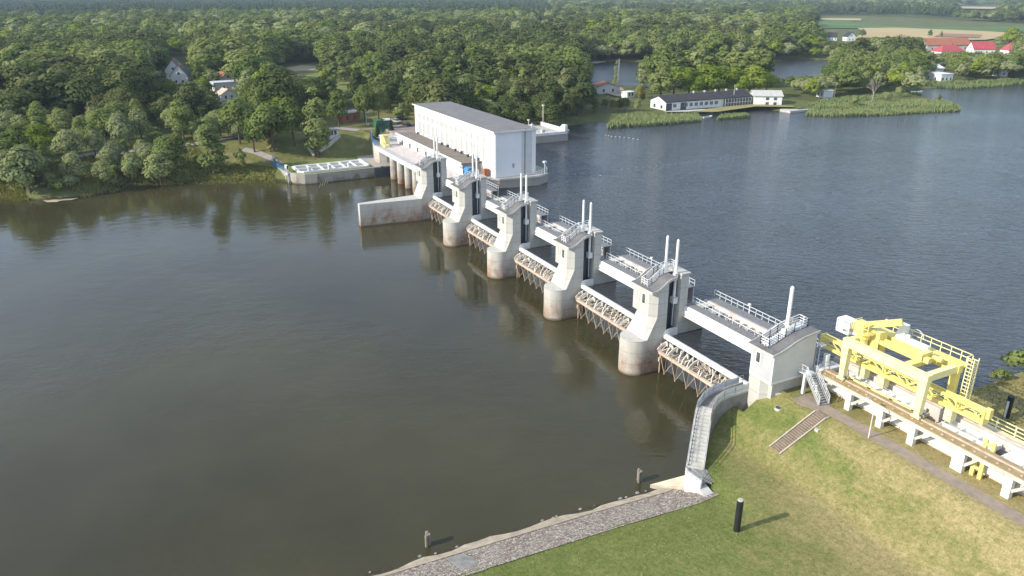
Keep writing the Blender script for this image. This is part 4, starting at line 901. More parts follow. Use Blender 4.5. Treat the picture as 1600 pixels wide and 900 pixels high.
b = MB(); xg = -237.4; b.box(xg-1.2,xg-0.9,44.0,44.5,-1,5.4); b.box(xg+0.9,xg+1.2,44.2,44.7,-1,5.4); b.box(xg-1.2,xg+1.2,44.1,44.6,4.4,5.4); b.box(xg-1.2,xg+1.2,44.1,44.55,2.4,2.8); solo('gauge_board', b, M['white'], 'white framed gauge board on the rounded corner of the river quay', 'gauge board', loc=(xg,44.3,0))
b = MB(); b.rail([(-252,42.3,3.2),(-244,43.3,3.2),(-240,44.0,3.2)],1.2,(0.3,0.7,1.2),1.2,0.12); b.rail([(-256,45.3,3.3),(-252,42.4,3.2)],1.2,(0.3,0.7,1.2),1.2,0.12); b.bar((-256,45.4,3.7),(-246,43.2,3.7),0.05,0.6); solo('blue_railing', b, M['blue'], 'blue railing at the left end of the low river quay', 'railing', loc=(-248,43,3.2))
for k in range(4):
    p = at(497 + k*4.0, 293 - k*2.2, 0); b = MB(); b.tube((p.x,p.y,-1),(p.x+0.5,p.y+0.9,1.5),0.14,0.08,n=6); solo('mooring_stake', b, M['timber'], 'thin leaning wooden stake standing in the water in front of the river quay', 'stake', 'leaning stakes in front of the river quay', loc=(p.x,p.y,0))
# retaining walls and paths of the grassy bank
def ribbon(name, uv, half, mt, lift, z0=6.0):
    pts = [on_ground(u, v, z0) for u, v in uv]; pts = dense(pts, 3.0); A_, B_ = side(pts, half), side(pts, -half); b = MB(); vs = []
    for p, q in zip(A_, B_): vs += [(p.x,p.y,gz(p.x,p.y)+lift),(q.x,q.y,gz(q.x,q.y)+lift)]
    b.add(vs, [(2*i,2*i+2,2*i+3,2*i+1) for i in range(len(pts)-1)]); return struct(name, b, mt)
ribbon('bank_path', ((460,262),(430,250),(400,238),(380,234)), 1.3, M['road'], 0.14)
ribbon('bank_road', ((395,212),(350,218),(320,224),(270,228),(200,236),(120,246)), 1.6, M['road'], 0.22)
ribbon('station_road', ((470,205),(520,200),(560,204),(600,206),(640,198)), 2.2, M['road'], 0.16, 8)
def low_wall(uv, lab, hh=1.2, wd=0.5):
    b = MB(); pts = [on_ground(u, v, 5) for u, v in uv]
    for a, e in zip(pts, pts[1:]): b.bar(a + Vector((0,0,hh/2-0.3)), e + Vector((0,0,hh/2-0.3)), wd, hh)
    solo('low_wall', b, M['conc'], lab, 'low wall', loc=tuple(pts[0]))
low_wall(((481,232),(491,245)), 'short pale wall beside the trunk of the tall loose tree on the quay lawn')
low_wall(((500,238),(515,228),(531,214)), 'sloping grey ramp wall across the lawn behind the river quay', 1.3, 0.6)
# ================================================================== SMALL BUILDINGS, CARS, BOATS
def gable_house(name, lab, cat, u, v, L, Wd, hw, hr, rz, wall, roof, wins=3, hip=0.0, chimney=True, group=None, z=7.0, flat=False):
    p = on_ground(u, v, z); p.z -= 0.1
    t = thing(name, lab, cat, tuple(p), rz, group, world=False)
    b = MB(); b.box(-L/2, L/2, -Wd/2, Wd/2, -0.5, hw)
    if not flat and hip == 0: b.prism_x([(-Wd/2,hw),(Wd/2,hw),(0,hw+hr)], -L/2, L/2)
    mesh_obj('wall', b, M[wall], t)
    b = MB(); o = 0.45
    if flat: b.box(-L/2-0.3, L/2+0.3, -Wd/2-0.3, Wd/2+0.3, hw, hw+0.3)
    elif hip: b.add([(-L/2-o,-Wd/2-o,hw-0.05),(L/2+o,-Wd/2-o,hw-0.05),(L/2+o,Wd/2+o,hw-0.05),(-L/2-o,Wd/2+o,hw-0.05),(-L/2+hip,0,hw+hr),(L/2-hip,0,hw+hr)],[(0,1,5,4),(1,2,5),(2,3,4,5),(3,0,4),(3,2,1,0)])
    else:
        sl = hr/(Wd/2); e = Wd/2+o
        b.prism_x([(-e,hw-o*sl+0.03),(0,hw+hr+0.03),(e,hw-o*sl+0.03),(e,hw-o*sl+0.28),(0,hw+hr+0.30),(-e,hw-o*sl+0.28)], -L/2-0.4, L/2+0.4)
    r = mesh_obj('roof', b, M[roof], t)
    if chimney and not flat:
        b = MB(); b.box(L*0.15-0.4,L*0.15+0.4,0.2,1.0,hw+hr*0.5,hw+hr+1.0); mesh_obj('chimney', b, M['brick'], r)
    for s in (-1, 1):
        for k in range(wins):
            x = -L/2 + L*(k+0.5)/wins; b = MB(); b.box(x-0.55,x+0.55,s*(Wd/2)-0.04,s*(Wd/2)+0.04,1.0,2.4); mesh_obj('window', b, M['glass'], t)
    for s in (-1, 1):
        for y in (-Wd*0.2, Wd*0.2):
            b = MB(); b.box(s*L/2-0.04,s*L/2+0.04,y-0.5,y+0.5,1.0,2.4); mesh_obj('window', b, M['glass'], t)
        if not flat and hip == 0 and hr > 2.2:
            b = MB(); b.box(s*L/2-0.04,s*L/2+0.04,-0.6,0.6,hw+0.3,hw+1.5); mesh_obj('window', b, M['glass'], t)
    return t
gable_house('white_house', 'farther of the two white gabled houses half hidden in trees on the left', 'house', 276, 123, 7, 9.5, 5.2, 5.4, R(-24), 'white', 'wroof', 3)
gable_house('white_house', 'nearer of the two white gabled houses half hidden in trees on the left', 'house', 285, 131, 7, 9, 5.0, 5.2, R(-24), 'white', 'wroof', 3)
gable_house('shed', 'low blue grey roofed shed among trees right of the white gabled houses', 'shed', 357, 140, 8, 16, 4.0, 0.5, R(10), 'cabin', 'steel', 3, flat=True)
gable_house('cottage', 'cottage with orange tiled roof behind the blue grey roofed shed', 'house', 352, 132, 8, 9, 3.6, 3.0, R(20), 'cabin', 'tile', 2)
gable_house('cottage', 'small cottage with brownish roof among the trees below the blue grey roofed shed', 'house', 354, 156, 6, 7, 2.8, 2.2, R(15), 'cabin', 'rust', 2)
gable_house('brick_hut', 'small orange brick hut with flat roof on the lawn left of the power station', 'hut', 545, 189, 5.5, 7, 3.4, 0, R(5), 'brick', 'conc', 0, flat=True)
gable_house('grey_hut', 'small grey hut beside the ramp on the quay lawn', 'hut', 518, 214, 3.0, 3.4, 2.4, 0, R(20), 'cabin', 'conc_d', 0, flat=True)
for u, v, lab in ((593,201,'dark green container hut, the left one of the pair near the power station'),(604,200,'dark green container hut, the right one of the pair near the power station')):
    gable_house('container', lab, 'container', u, v, 3.2, 3.0, 3.0, 0, R(8), 'green', 'steel' if u > 600 else 'green', 0, flat=True, group='green containers by the power station')
t = gable_house('barrack', 'low building with red roof by the pond among trees', 'barn', 912, 146, 9, 13, 3.5, 1.8, R(-10), 'white', 'redroof', 3, group=None)
gable_house('barrack', 'low building with dull red roof on the sandy yard by the pond', 'barn', 946, 145, 8, 12, 3.4, 1.6, R(-14), 'cabin', 'tile', 3)
gable_house('white_hut', 'small white hut on the sandy yard beside the pond', 'hut', 981, 152, 4, 5, 2.6, 0, R(10), 'white', 'white', 0, flat=True)
# club house on the reservoir
def dirz(a, b): return math.atan2(b.y - a.y, b.x - a.x)
a = on_ground(1040,173,7); e = on_ground(1172,166,7); rz = dirz(a, e); L = (e-a).length
cen = (a + e) / 2 + Vector((-math.sin(rz), math.cos(rz), 0)) * 5.5
t = thing('club_house', 'long low clubhouse with charcoal roof and white gable on the reservoir shore', 'clubhouse', tuple(cen), rz, world=False)
b = MB(); b.box(-L/2,L/2,-5.5,5.5,-0.5,4.0); b.prism_x([(-5.5,4.0),(5.5,4.0),(0,6.0)],-L/2,L/2); mesh_obj('wall', b, M['white'], t)
b = MB(); b.prism_x([(-6.1,3.80),(0,6.03),(6.1,3.80),(6.1,4.1),(0,6.35),(-6.1,4.1)],-L/2-0.5,L/2+0.5); rf = mesh_obj('roof', b, M['darkroof'], t)
for k in range(5):
    b = MB(); x = -L*0.1+k*L*0.13; b.box(x-0.35,x+0.35,-0.4,0.4,5.9,7.1); mesh_obj('chimney', b, M['conc'], rf)
for x in (-L/2+1.6,-L/2+9.2):
    b = MB(); b.box(x-1.5,x+1.5,-5.58,-5.48,0.1,3.4); mesh_obj('garage_door', b, M['slot'], t)
for k in range(8):
    x = -L/2+4.6+k*2.75 + (3.2 if k > 0 else 0); b = MB(); b.box(x-0.95,x+0.95,-5.58,-5.48,1.5,3.1); f = mesh_obj('window', b, M['white'], t)
    b = MB()
    for i in range(3): b.box(x-0.85+i*0.6,x-0.38+i*0.6,-5.61,-5.57,1.6,3.0)
    mesh_obj('pane', b, M['glass'], f)
b = MB(); b.box(L/2-15.5,L/2-0.8,-6.6,-5.5,0.2,3.5); f = mesh_obj('glazed_veranda', b, M['glass'], t)
b = MB()
for k in range(10): b.box(L/2-15.6+k*1.63,L/2-15.45+k*1.63,-6.66,-6.59,0.2,3.6)
b.box(L/2-15.6,L/2-0.7,-6.67,-6.6,1.9,2.05); mesh_obj('veranda_frame', b, M['white'], f)
for y in (-2.5, 2.5):
    b = MB(); b.box(-L/2-0.06,-L/2+0.02,y-0.7,y+0.7,1.0,2.5); mesh_obj('window', b, M['glass'], t)
a = on_ground(1184,166,7); e = on_ground(1221,164,7); rz = dirz(a, e); L = (e-a).length; cen = (a+e)/2 + Vector((-math.sin(rz), math.cos(rz), 0)) * 5
t = thing('boat_house', 'white two storey boat house with pale roof beside the long clubhouse', 'house', tuple(cen), rz, world=False)
b = MB(); b.box(-L/2-2,L/2,-5,6,-0.5,4.2); b.prism_x([(-5,4.2),(6,4.2),(0.5,5.8)],-L/2-2,L/2); mesh_obj('wall', b, M['white'], t)
b = MB(); b.prism_x([(-5.5,4.05),(0.5,5.83),(6.5,4.05),(6.5,4.3),(0.5,6.1),(-5.5,4.3)],-L/2-2.5,L/2+0.5); mesh_obj('roof', b, M['conc'], t)
for x in (-1.2, 2.2):
    for z in (0.3, 2.4):
        b = MB(); b.box(x-0.7,x+0.7,-5.06,-4.98,z,z+1.2); mesh_obj('window', b, M['glass'], t)
b = MB(); p0 = on_ground(1145,165,7); b.tube((p0.x,p0.y,p0.z),(p0.x,p0.y,p0.z+9),0.10,0.05); b.ball((p0.x,p0.y,p0.z+9),0.15); solo('flag_pole', b, M['white'], 'white flag pole in front of the long clubhouse', 'flag pole', loc=tuple(p0))
p0 = on_ground(1303,156,7); b = MB(); b.tube((p0.x,p0.y,p0.z-1),(p0.x,p0.y,p0.z+8),0.12,0.07); b.box(p0.x-0.4,p0.x+0.4,p0.y-0.1,p0.y+0.1,p0.z+7.4,p0.z+7.6); solo('utility_pole', b, M['timber'], 'bare wooden pole at the root of the reed spit', 'pole', loc=tuple(p0))
p0 = on_ground(1130,186,6); b = MB()
# lawn, terrace and jetties by the club house
def patch(name, uv, mt, lift, z0=7.0):
    pts = [on_ground(u, v, z0) for u, v in uv]; z = max(p.z for p in pts) + lift; b = MB(); b.add([(p.x,p.y,z) for p in pts],[tuple(range(len(pts)))]); return struct(name, b, mt)
patch('club_lawn', ((1085,184),(1120,188),(1180,178),(1240,172),(1240,166),(1170,168),(1110,174)), surf('dry_lawn', (0.32,0.27,0.12), (0.22,0.20,0.08), 0.2, 0.95), 0.12)
patch('club_terrace', ((1035,178),(1075,182),(1110,178),(1100,175),(1045,174)), M['conc'], 0.18)
b = MB(); b.add([tuple(at(u, v, 7.0)) for u, v in ((915,97),(931,99),(947,97),(944,92),(925,92))],[(0,1,2,3,4)]); struct('sand_beach', b, M['sand'])
patch('sand_yard', ((920,140),(965,152),(984,152),(972,138),(930,132)), M['sand'], 0.4)
rb_ = MB()
for u, v, w_, d_ in ((1240,168,5,14),(1262,165,3,16)):
    p = on_ground(u, v, 6.2); rb_.box(p.x-1,p.x+w_,p.y-d_/2,p.y+d_/2,5.4,6.6)
solo('landing_stage', rb_, M['conc'], 'low pale landing stage beside the white boat house', 'landing stage', loc=(p.x,p.y,6))
p = at(1243,169,ZU); b = MB(); b.prism_x([(-6,5.5),(6,5.5),(6,5.9),(5.2,7.0),(0,7.4),(-5.2,7.0),(-6,5.9)],-2,2); b.v = [(x+p.x-1,y+p.y,z) for x,y,z in b.v]
def boat(u, v, ln, rz, lab, cabin=False):
    p = at(u, v, ZU); t = thing('boat', lab, 'boat', (p.x,p.y,ZU), rz, 'small white boats on the reservoir', world=False)
    b = MB(); hl = ln/2; wd = ln*0.17; rings = []
    for x, k, zz in ((-hl,0.85,0.55),(-hl*0.4,1.0,0.5),(hl*0.3,0.95,0.55),(hl*0.75,0.55,0.68),(hl,0.05,0.8)):
        rings.append([(x,-wd*k,zz),(x,-wd*k*0.75,-0.1),(x,wd*k*0.75,-0.1),(x,wd*k,zz)])
    b.loft(rings); mesh_obj('hull', b, M['white'], t)
    b = MB(); b.box(-hl*0.8,hl*0.5,-wd*0.7,wd*0.7,0.52,0.6); mesh_obj('seat', b, M['deck'], t)
    if cabin: b = MB(); b.prism_x([(-wd*0.7,0.5),(wd*0.7,0.5),(wd*0.5,1.7),(-wd*0.5,1.7)],-hl*0.5,hl*0.3); mesh_obj('cabin', b, M['white'], t)
boat(1105,184,5.5,R(95),'small white boat moored at the end of the reeds in front of the clubhouse')
boat(1243,169,9,R(70),'larger white boat with cabin moored beside the white boat house',True)
boat(1432,144,6,R(60),'small white boat under the trees in the bay behind the reed spit')
boat(1548,135,5,R(80),'small white boat moored in reeds near the right edge of the view')
# houses on the far right
PSV = PSI
gable_house('farm_house', 'long white farmhouse with bright red roof, leftmost of the bright red roofs', 'house', 1480, 87, 21, 12, 3.6, 4.6, R(75), 'white', 'redroof', 5, hip=5)
gable_house('barn', 'long barn with faded tile roof behind the leftmost bright red roof', 'barn', 1474, 78, 40, 13, 4.6, 5.0, R(70), 'pink', 'tile', 4, chimney=False)
gable_house('farm_house', 'white house with red roof and a white gable, middle one of the red roofs', 'house', 1531, 84, 17, 11, 4.2, 5.0, R(62), 'white', 'redroof', 4)
gable_house('farm_house', 'small white house with steep red roof under the big tree near the right edge', 'house', 1577, 86, 10, 10, 4.0, 5.6, R(70), 'white', 'redroof', 3, hip=4)
gable_house('villa', 'white villa with dark roof at the edge of the grain field', 'house', 1326, 64, 9, 9, 4.6, 3.8, R(-20), 'white', 'darkroof', 3)
gable_house('villa', 'dark roofed house half hidden in trees left of the white villa by the grain field', 'house', 1299, 63, 9, 8, 3.6, 4.0, R(50), 'white', 'darkroof', 3)
gable_house('holiday_house', 'white flat roofed house among trees on the far reservoir shore', 'house', 1464, 126, 8, 13, 4.2, 0, R(80), 'white', 'white', 3, flat=True)
gable_house('holiday_house', 'white hut with sloping roof just behind the white flat roofed shore house', 'hut', 1456, 121, 6, 9, 5.6, 1.6, R(80), 'white', 'white', 2, chimney=False)
gable_house('pavilion', 'small pale garden hut in the shrubs near the right edge of the far shore', 'hut', 1562, 119, 5, 6, 3, 1.2, R(70), 'cabin', 'pink', 1, chimney=False)
gable_house('red_house', 'house with pinkish red roof deep in the forest beyond the power station', 'house', 850, 36, 12, 9, 6.5, 5.0, R(60), 'white', 'redroof', 3)
gable_house('boat_shed', 'small blue grey shed under trees at the root of the reed spit', 'shed', 1288, 152, 5, 6, 3.4, 0, R(75), 'steel', 'steel', 0, flat=True)
# cars in the station yard
def car(u, v, rz, paint, lab):
    p = on_ground(u, v, 8.6); p.z = max(p.z, 8.64)
    t = thing('parked_car', lab, 'car', tuple(p), rz, 'cars parked by the power station', world=False)
    b = MB(); b.prism_y([(-2.1,0.35),(2.1,0.35),(2.15,0.75),(1.1,0.95),(-1.9,1.0),(-2.15,0.8)],-0.87,0.87); mesh_obj('body', b, M[paint], t)
    b = MB(); b.loft([[(-1.8,-0.8,0.97),(1.05,-0.8,0.97),(1.05,0.8,0.97),(-1.8,0.8,0.97)],[(-1.4,-0.65,1.48),(0.35,-0.65,1.48),(0.35,0.65,1.48),(-1.4,0.65,1.48)]]); mesh_obj('glasshouse', b, M['glass'], t)
    b = MB(); b.box(-1.38,0.33,-0.64,0.64,1.47,1.52); mesh_obj('roof', b, M[paint], t)
    for x in (-1.3,1.35):
        for y in (-0.8,0.8):
            b = MB(); b.tube((x,y-0.1,0.33),(x,y+0.1,0.33),0.33,n=10); mesh_obj('wheel', b, M['rubber'], t)
car(620,192,R(20),'carpaint_s','silver car parked at the back of the station yard')
car(628,187,R(24),'carpaint_d','dark car parked beside the silver car at the back of the station yard')
car(636,197,R(5),'carpaint_d','black car parked closest to the white power station hall')
# lattice mast and lamp posts on the left
p = on_ground(241,136,7)
t = thing('lattice_mast', 'slim pale lattice mast in front of the dark wood left of the white gabled houses', 'mast', tuple(p))
b = MB()
for dx in (-0.5,0.5):
    for dy in (-0.5,0.5): b.bar((p.x+dx,p.y+dy,p.z),(p.x+dx*0.3,p.y+dy*0.3,p.z+19),0.13)
for k in range(12): b.bar((p.x-0.45,p.y-0.45,p.z+k*1.5),(p.x+0.45,p.y+0.45,p.z+k*1.5+1.5),0.07)
mesh_obj('tower', b, M['galv'], t)
b = MB(); b.box(p.x-0.3,p.x+0.3,p.y-1.6,p.y-1.0,p.z+13.0,p.z+13.6); b.bar((p.x,p.y,p.z+13.2),(p.x,p.y-1.2,p.z+13.2),0.15); mesh_obj('antenna', b, M['white'], t)
p = on_ground(573,196,8); b = MB(); b.tube(tuple(p),(p.x,p.y,p.z+4.6),0.10,0.06); b.bar((p.x,p.y,p.z+4.6),(p.x,p.y+1.1,p.z+4.8),0.16); b.box(p.x-0.3,p.x+0.3,p.y+0.3,p.y+0.9,p.z,p.z+0.9)
solo('lamp_post', b, M['steel'], 'thin lamp post on the lawn between the brick hut and the green containers', 'lamp post', loc=tuple(p))
# pylon-like mast in the poplars by the pond
p = on_ground(965,148,7); b = MB()
for dx in (-0.45,0.45):
    for dy in (-0.45,0.45): b.bar((p.x+dx,p.y+dy,p.z),(p.x+dx*0.3,p.y+dy*0.3,p.z+17),0.11)
for k in range(11): b.bar((p.x-0.5,p.y-0.5,p.z+k*1.5),(p.x+0.5,p.y+0.5,p.z+k*1.5+1.5),0.07)
solo('lattice_mast', b, M['galv'], 'slim pale lattice pylon beside the poplars in front of the pond', 'mast', loc=tuple(p))
# floats on the reservoir
b = MB(); pts = [at(u, v, ZU) for u, v in ((944,211),(958,214),(972,214.5),(986,216.5),(1000,219))]
for a, e in zip(pts, pts[1:]):
    n = int((e-a).length/1.6)
    for k in range(n): 
        c = a.lerp(e, (k+0.5)/n); b.ball((c.x,c.y,ZU+0.08),0.3,6,4,0.6)
solo('float_boom', b, M['conc'], 'line of pale floats on the reservoir between the quay and the reeds', 'float boom', loc=tuple(pts[2]))
b = MB(); pts = [at(u, v, ZU) for u, v in ((880,272),(930,268),(1000,262),(1080,253),(1150,246),(1218,239))]
for a, e in zip(pts, pts[1:]):
    n = int((e-a).length/2.2)
    for k in range(n):
        c = a.lerp(e, (k+0.5)/n); b.ball((c.x,c.y,ZU+0.02),0.15,6,4,0.6)
solo('buoy_line', b, M['galv'], 'long dotted line of small buoys across the reservoir', 'buoy line', loc=tuple(pts[2]))
p = at(938,275,ZU); b = MB(); b.ball((p.x,p.y,ZU+0.05),0.32,10,6); solo('buoy', b, M['galv'], 'single pale buoy on the reservoir near the power station platform', 'buoy', loc=tuple(p))
# far fields
def far_patch(name, uv, mt, z):
    b = MB(); b.add([tuple(at(u, v, z)) for u, v in uv],[tuple(range(len(uv)))]); return struct(name, b, mt)
FIELDS = [
 [(1272,31),(1310,29),(1330,33),(1380,40),(1500,42),(1610,41),(1610,50),(1500,48),(1400,44),(1340,44),(1285,44)],
 [(1340,44),(1400,43),(1500,47),(1570,50),(1600,54),(1540,62),(1480,63),(1420,60),(1380,63),(1335,60),(1350,50)],
]
far_patch('crop_field', FIELDS[0], M['crop'], 8.4)
far_patch('grain_field', FIELDS[1], M['wheat'], 8.6)
far_patch('stubble_field', [(1282,28),(1345,29),(1346,32),(1284,31)], M['wheat'], 8.9)
far_patch('ploughed_field', [(1470,52),(1535,54),(1530,59),(1460,57)], M['soil'], 9.0)
far_patch('far_field', [(1500,10),(1560,11),(1550,14),(1505,13)], M['wheat'], 12)
far_patch('meadow', [(425,122),(440,106),(495,97),(500,116),(522,122),(566,129),(566,146),(480,140),(430,130)], M['meadow'], 7.75)
far_patch('bare_ground', [(425,110),(470,102),(495,103),(493,109),(440,113)], M['sand'], 7.9)
far_patch('meadow', [(-30,128),(26,126),(30,137),(-30,139)], M['meadow'], 7.75)
# ================================================================== VEGETATION
def leaf_quad(b, c, nrm, s, rnd, asp=0.75):
    nrm = nrm.normalized(); t = nrm.orthogonal().normalized(); t = Matrix.Rotation(rnd.uniform(0, 6.283), 3, nrm) @ t; u_ = nrm.cross(t)
    t = t * s / 2; u_ = u_ * s * asp / 2
    i = len(b.v); b.v += [tuple(c - t - u_ * 0.3), tuple(c + u_), tuple(c + t + u_ * 0.2), tuple(c - u_)]; b.f.append((i, i+1, i+2, i+3))
def rdir(rnd):
    z = rnd.uniform(-1, 1); a = rnd.uniform(0, 6.283); r = math.sqrt(1 - z*z); return Vector((r*math.cos(a), r*math.sin(a), z))
def crown(seed, h0, h1, rx, nl, leaves, ls, lobe=(0.28, 0.45), droop=0.0, taper=0.0, fill=0.25):
    rnd = random.Random(seed); b = MB(); cz = (h0 + h1) / 2; rz = (h1 - h0) / 2; lobes = []
    for k in range(nl):
        d = rdir(rnd); 
        if d.z < -0.72: d.z *= -0.6
        lr = rnd.uniform(*lobe) * rx
        q = rnd.uniform(0.55, 1.0)
        fx = 1.0 - taper * max(0, d.z * q * 0.5 + 0.5)
        c = Vector((d.x * (rx - lr*0.8) * q * fx, d.y * (rx - lr*0.8) * q * fx, cz + d.z * (rz - lr*0.7) * q)); lobes.append((c, lr))
    lobes.append((Vector((0, 0, cz + rz * 0.15)), rx * 0.5)); lobes.append((Vector((0, 0, h1 - rx * 0.35)), rx * 0.33))
    tot = sum(r * r for _, r in lobes)
    for c, r in lobes:
        for k in range(int(leaves * r * r / tot)):
            d = rdir(rnd)
            if d.z < -0.3 and rnd.random() < 0.6: d.z = -d.z
            rr = r * (1 - abs(rnd.gauss(0, 0.12)) - (rnd.random() * 0.5 if rnd.random() < fill else 0) + (0.18 if rnd.random() < 0.12 else 0))
            p = c + Vector((d.x * rr, d.y * rr, d.z * rr * (0.85 + droop)))
            oc = Vector((p.x / rx, p.y / rx, (p.z - cz) / rz)); nn = (d * 0.75 + oc * 0.65 + rdir(rnd) * 0.38 + Vector((0, 0, 0.15)))
            leaf_quad(b, p, nn, ls * rnd.uniform(0.7, 1.3), rnd)
    return b, lobes
def trunk(h, r, lobes, rnd, n=6, base=0.25):
    b = MB(); bend = Vector((rnd.uniform(-.4,.4), rnd.uniform(-.4,.4), 0)); m = Vector((0,0,h*0.45)) + bend*0.5; t = Vector((0,0,h*0.8)) + bend
    b.tube((0,0,-0.6), m, r, r*0.75, n=8); b.tube(m, t, r*0.75, r*0.25, n=7)
    for c, lr in lobes[:n]:
        s = Vector((0,0,0)).lerp(m, rnd.uniform(0.6, 1.0)) if c.z < h*0.6 else m.lerp(t, rnd.uniform(0.1, 0.6)); b.tube(s, c, r*0.36, r*0.10, n=5)
    return b
def rawmesh(name, b, mat):
    me = bpy.data.meshes.new(name); me.from_pydata(b.v, [], b.f); me.update(); me.materials.append(mat); return me
PROTO = {}
def proto(kind, name, seed, h0, h1, rx, nl, leaves, ls, mat, bark='bark', tr=0.3, **kw):
    rnd = random.Random(seed + 77); c, lobes = crown(seed, h0, h1, rx, nl, leaves, ls, **kw); t = trunk(h1, tr, lobes, rnd)
    PROTO.setdefault(kind, []).append((name, rawmesh('crown', c, M[mat]), rawmesh('trunk', t, M[bark]), h1, rx))
for k in range(6): proto('oak', 'broadleaf_tree', 10+k, 1.0+0.3*(k%3), 15.5+(k%3), 5.0+0.7*(k%2)+0.35*k, 20+k, 2700, 0.78, 'leaf')
for k in range(3): proto('lime', 'broadleaf_tree', 40+k, 1.2, 15.5, 5.8, 20, 2600, 0.78, 'lime')
for k in range(4): proto('willow', 'willow_tree', 60+k, 0.5, 8.5+0.8*k, 4.4+0.4*(k%2), 17, 2300, 0.62, 'willow', tr=0.22, droop=0.15)
for k in range(3): proto('poplar', 'poplar_tree', 80+k, -3.0, 19, 3.6, 27, 2500, 0.72, 'willow' if k == 1 else 'pale', bark='bark', lobe=(0.32, 0.5), taper=0.3)
for k in range(2): proto('sapling', 'young_tree', 90+k, 1.2, 9, 2.7, 12, 1300, 0.58, 'leaf', tr=0.13)
for k in range(3): proto('bush', 'bush', 100+k, 0.0, 3.6, 2.6, 11, 1000, 0.45, 'leaf' if k else 'willow', tr=0.07)
proto('yellow', 'yellowing_tree', 120, 1.0, 9, 3.0, 14, 1500, 0.55, 'yellowleaf', tr=0.16, taper=0.4)
def conifer(seed, h, r, leaves, ls, mat, kind, name):
    rnd = random.Random(seed); b = MB()
    for k in range(leaves):
        z = 0.6 + (h - 0.7) * (1 - math.sqrt(rnd.random())); rr = r * (1 - z / h) * (0.75 + 0.25 * math.cos(z * 4.2)) + 0.1
        a = rnd.uniform(0, 6.283); q = rr * math.sqrt(rnd.uniform(0.25, 1)); p = Vector((math.cos(a)*q, math.sin(a)*q, z - q * 0.25))
        leaf_quad(b, p, Vector((math.cos(a)*0.6, math.sin(a)*0.6, 0.7)) + rdir(rnd)*0.4, ls*rnd.uniform(0.7,1.3), rnd)
    t = MB(); t.tube((0,0,-0.5),(0,0,h*0.92),0.17,0.03,n=6)
    PROTO.setdefault(kind, []).append((name, rawmesh('crown', b, M[mat]), rawmesh('trunk', t, M['bark']), h, r))
conifer(5, 11, 2.7, 1700, 0.5, 'spruce', 'spruce', 'spruce_tree')

PROTO['darkoak'] = []
for nm_, cm_, tm_, a_, b_ in PROTO['oak']:
    q = cm_.copy(); q.name = 'crown'; q.materials.clear(); q.materials.append(M['leafdark']); PROTO['darkoak'].append((nm_, q, tm_, a_, b_))
def shape_name(kind):
    return {'oak':'tree','darkoak':'tree','lime':'tree','willow':'tree','poplar':'tree','sapling':'tree','bush':'bush','yellow':'tree','spruce':'tree'}[kind]
TREES = 0
def plant(kind, p, h, label, group=None, rnd=random, wide=1.0, var=None):
    global TREES
    V = PROTO[kind]; nm, cm, tm, H0, r0 = V[var % len(V)] if var is not None else rnd.choice(V)
    o = bpy.data.objects.new(nm, None); COL.objects.link(o); o.location = p; o.rotation_euler = (0,0,rnd.uniform(0,6.283)); s = h / H0; o.scale = (s*wide, s*wide, s)
    o['label'] = label; o['category'] = shape_name(kind)
    if group: o['group'] = group
    for n_, me in (('trunk', tm), ('crown', cm)):
        c = bpy.data.objects.new(n_, me); COL.objects.link(c); c.parent = o
    TREES += 1; return o
USED = []
SPX = []
def plant_px(kind, u, vb, vt, label, wide=1.0, var=0, z0=6.0):
    p = on_ground(u, vb, z0); h = height_to(p, vt); USED.append((p.x, p.y, 4.6 if h > 7 else 2.5)); SPX.append((u, vt, vb, p.length, 0.22 * (vb - vt) * wide)); return plant(kind, p, h, label, None, random.Random(int(u*7+vb)), wide, var)
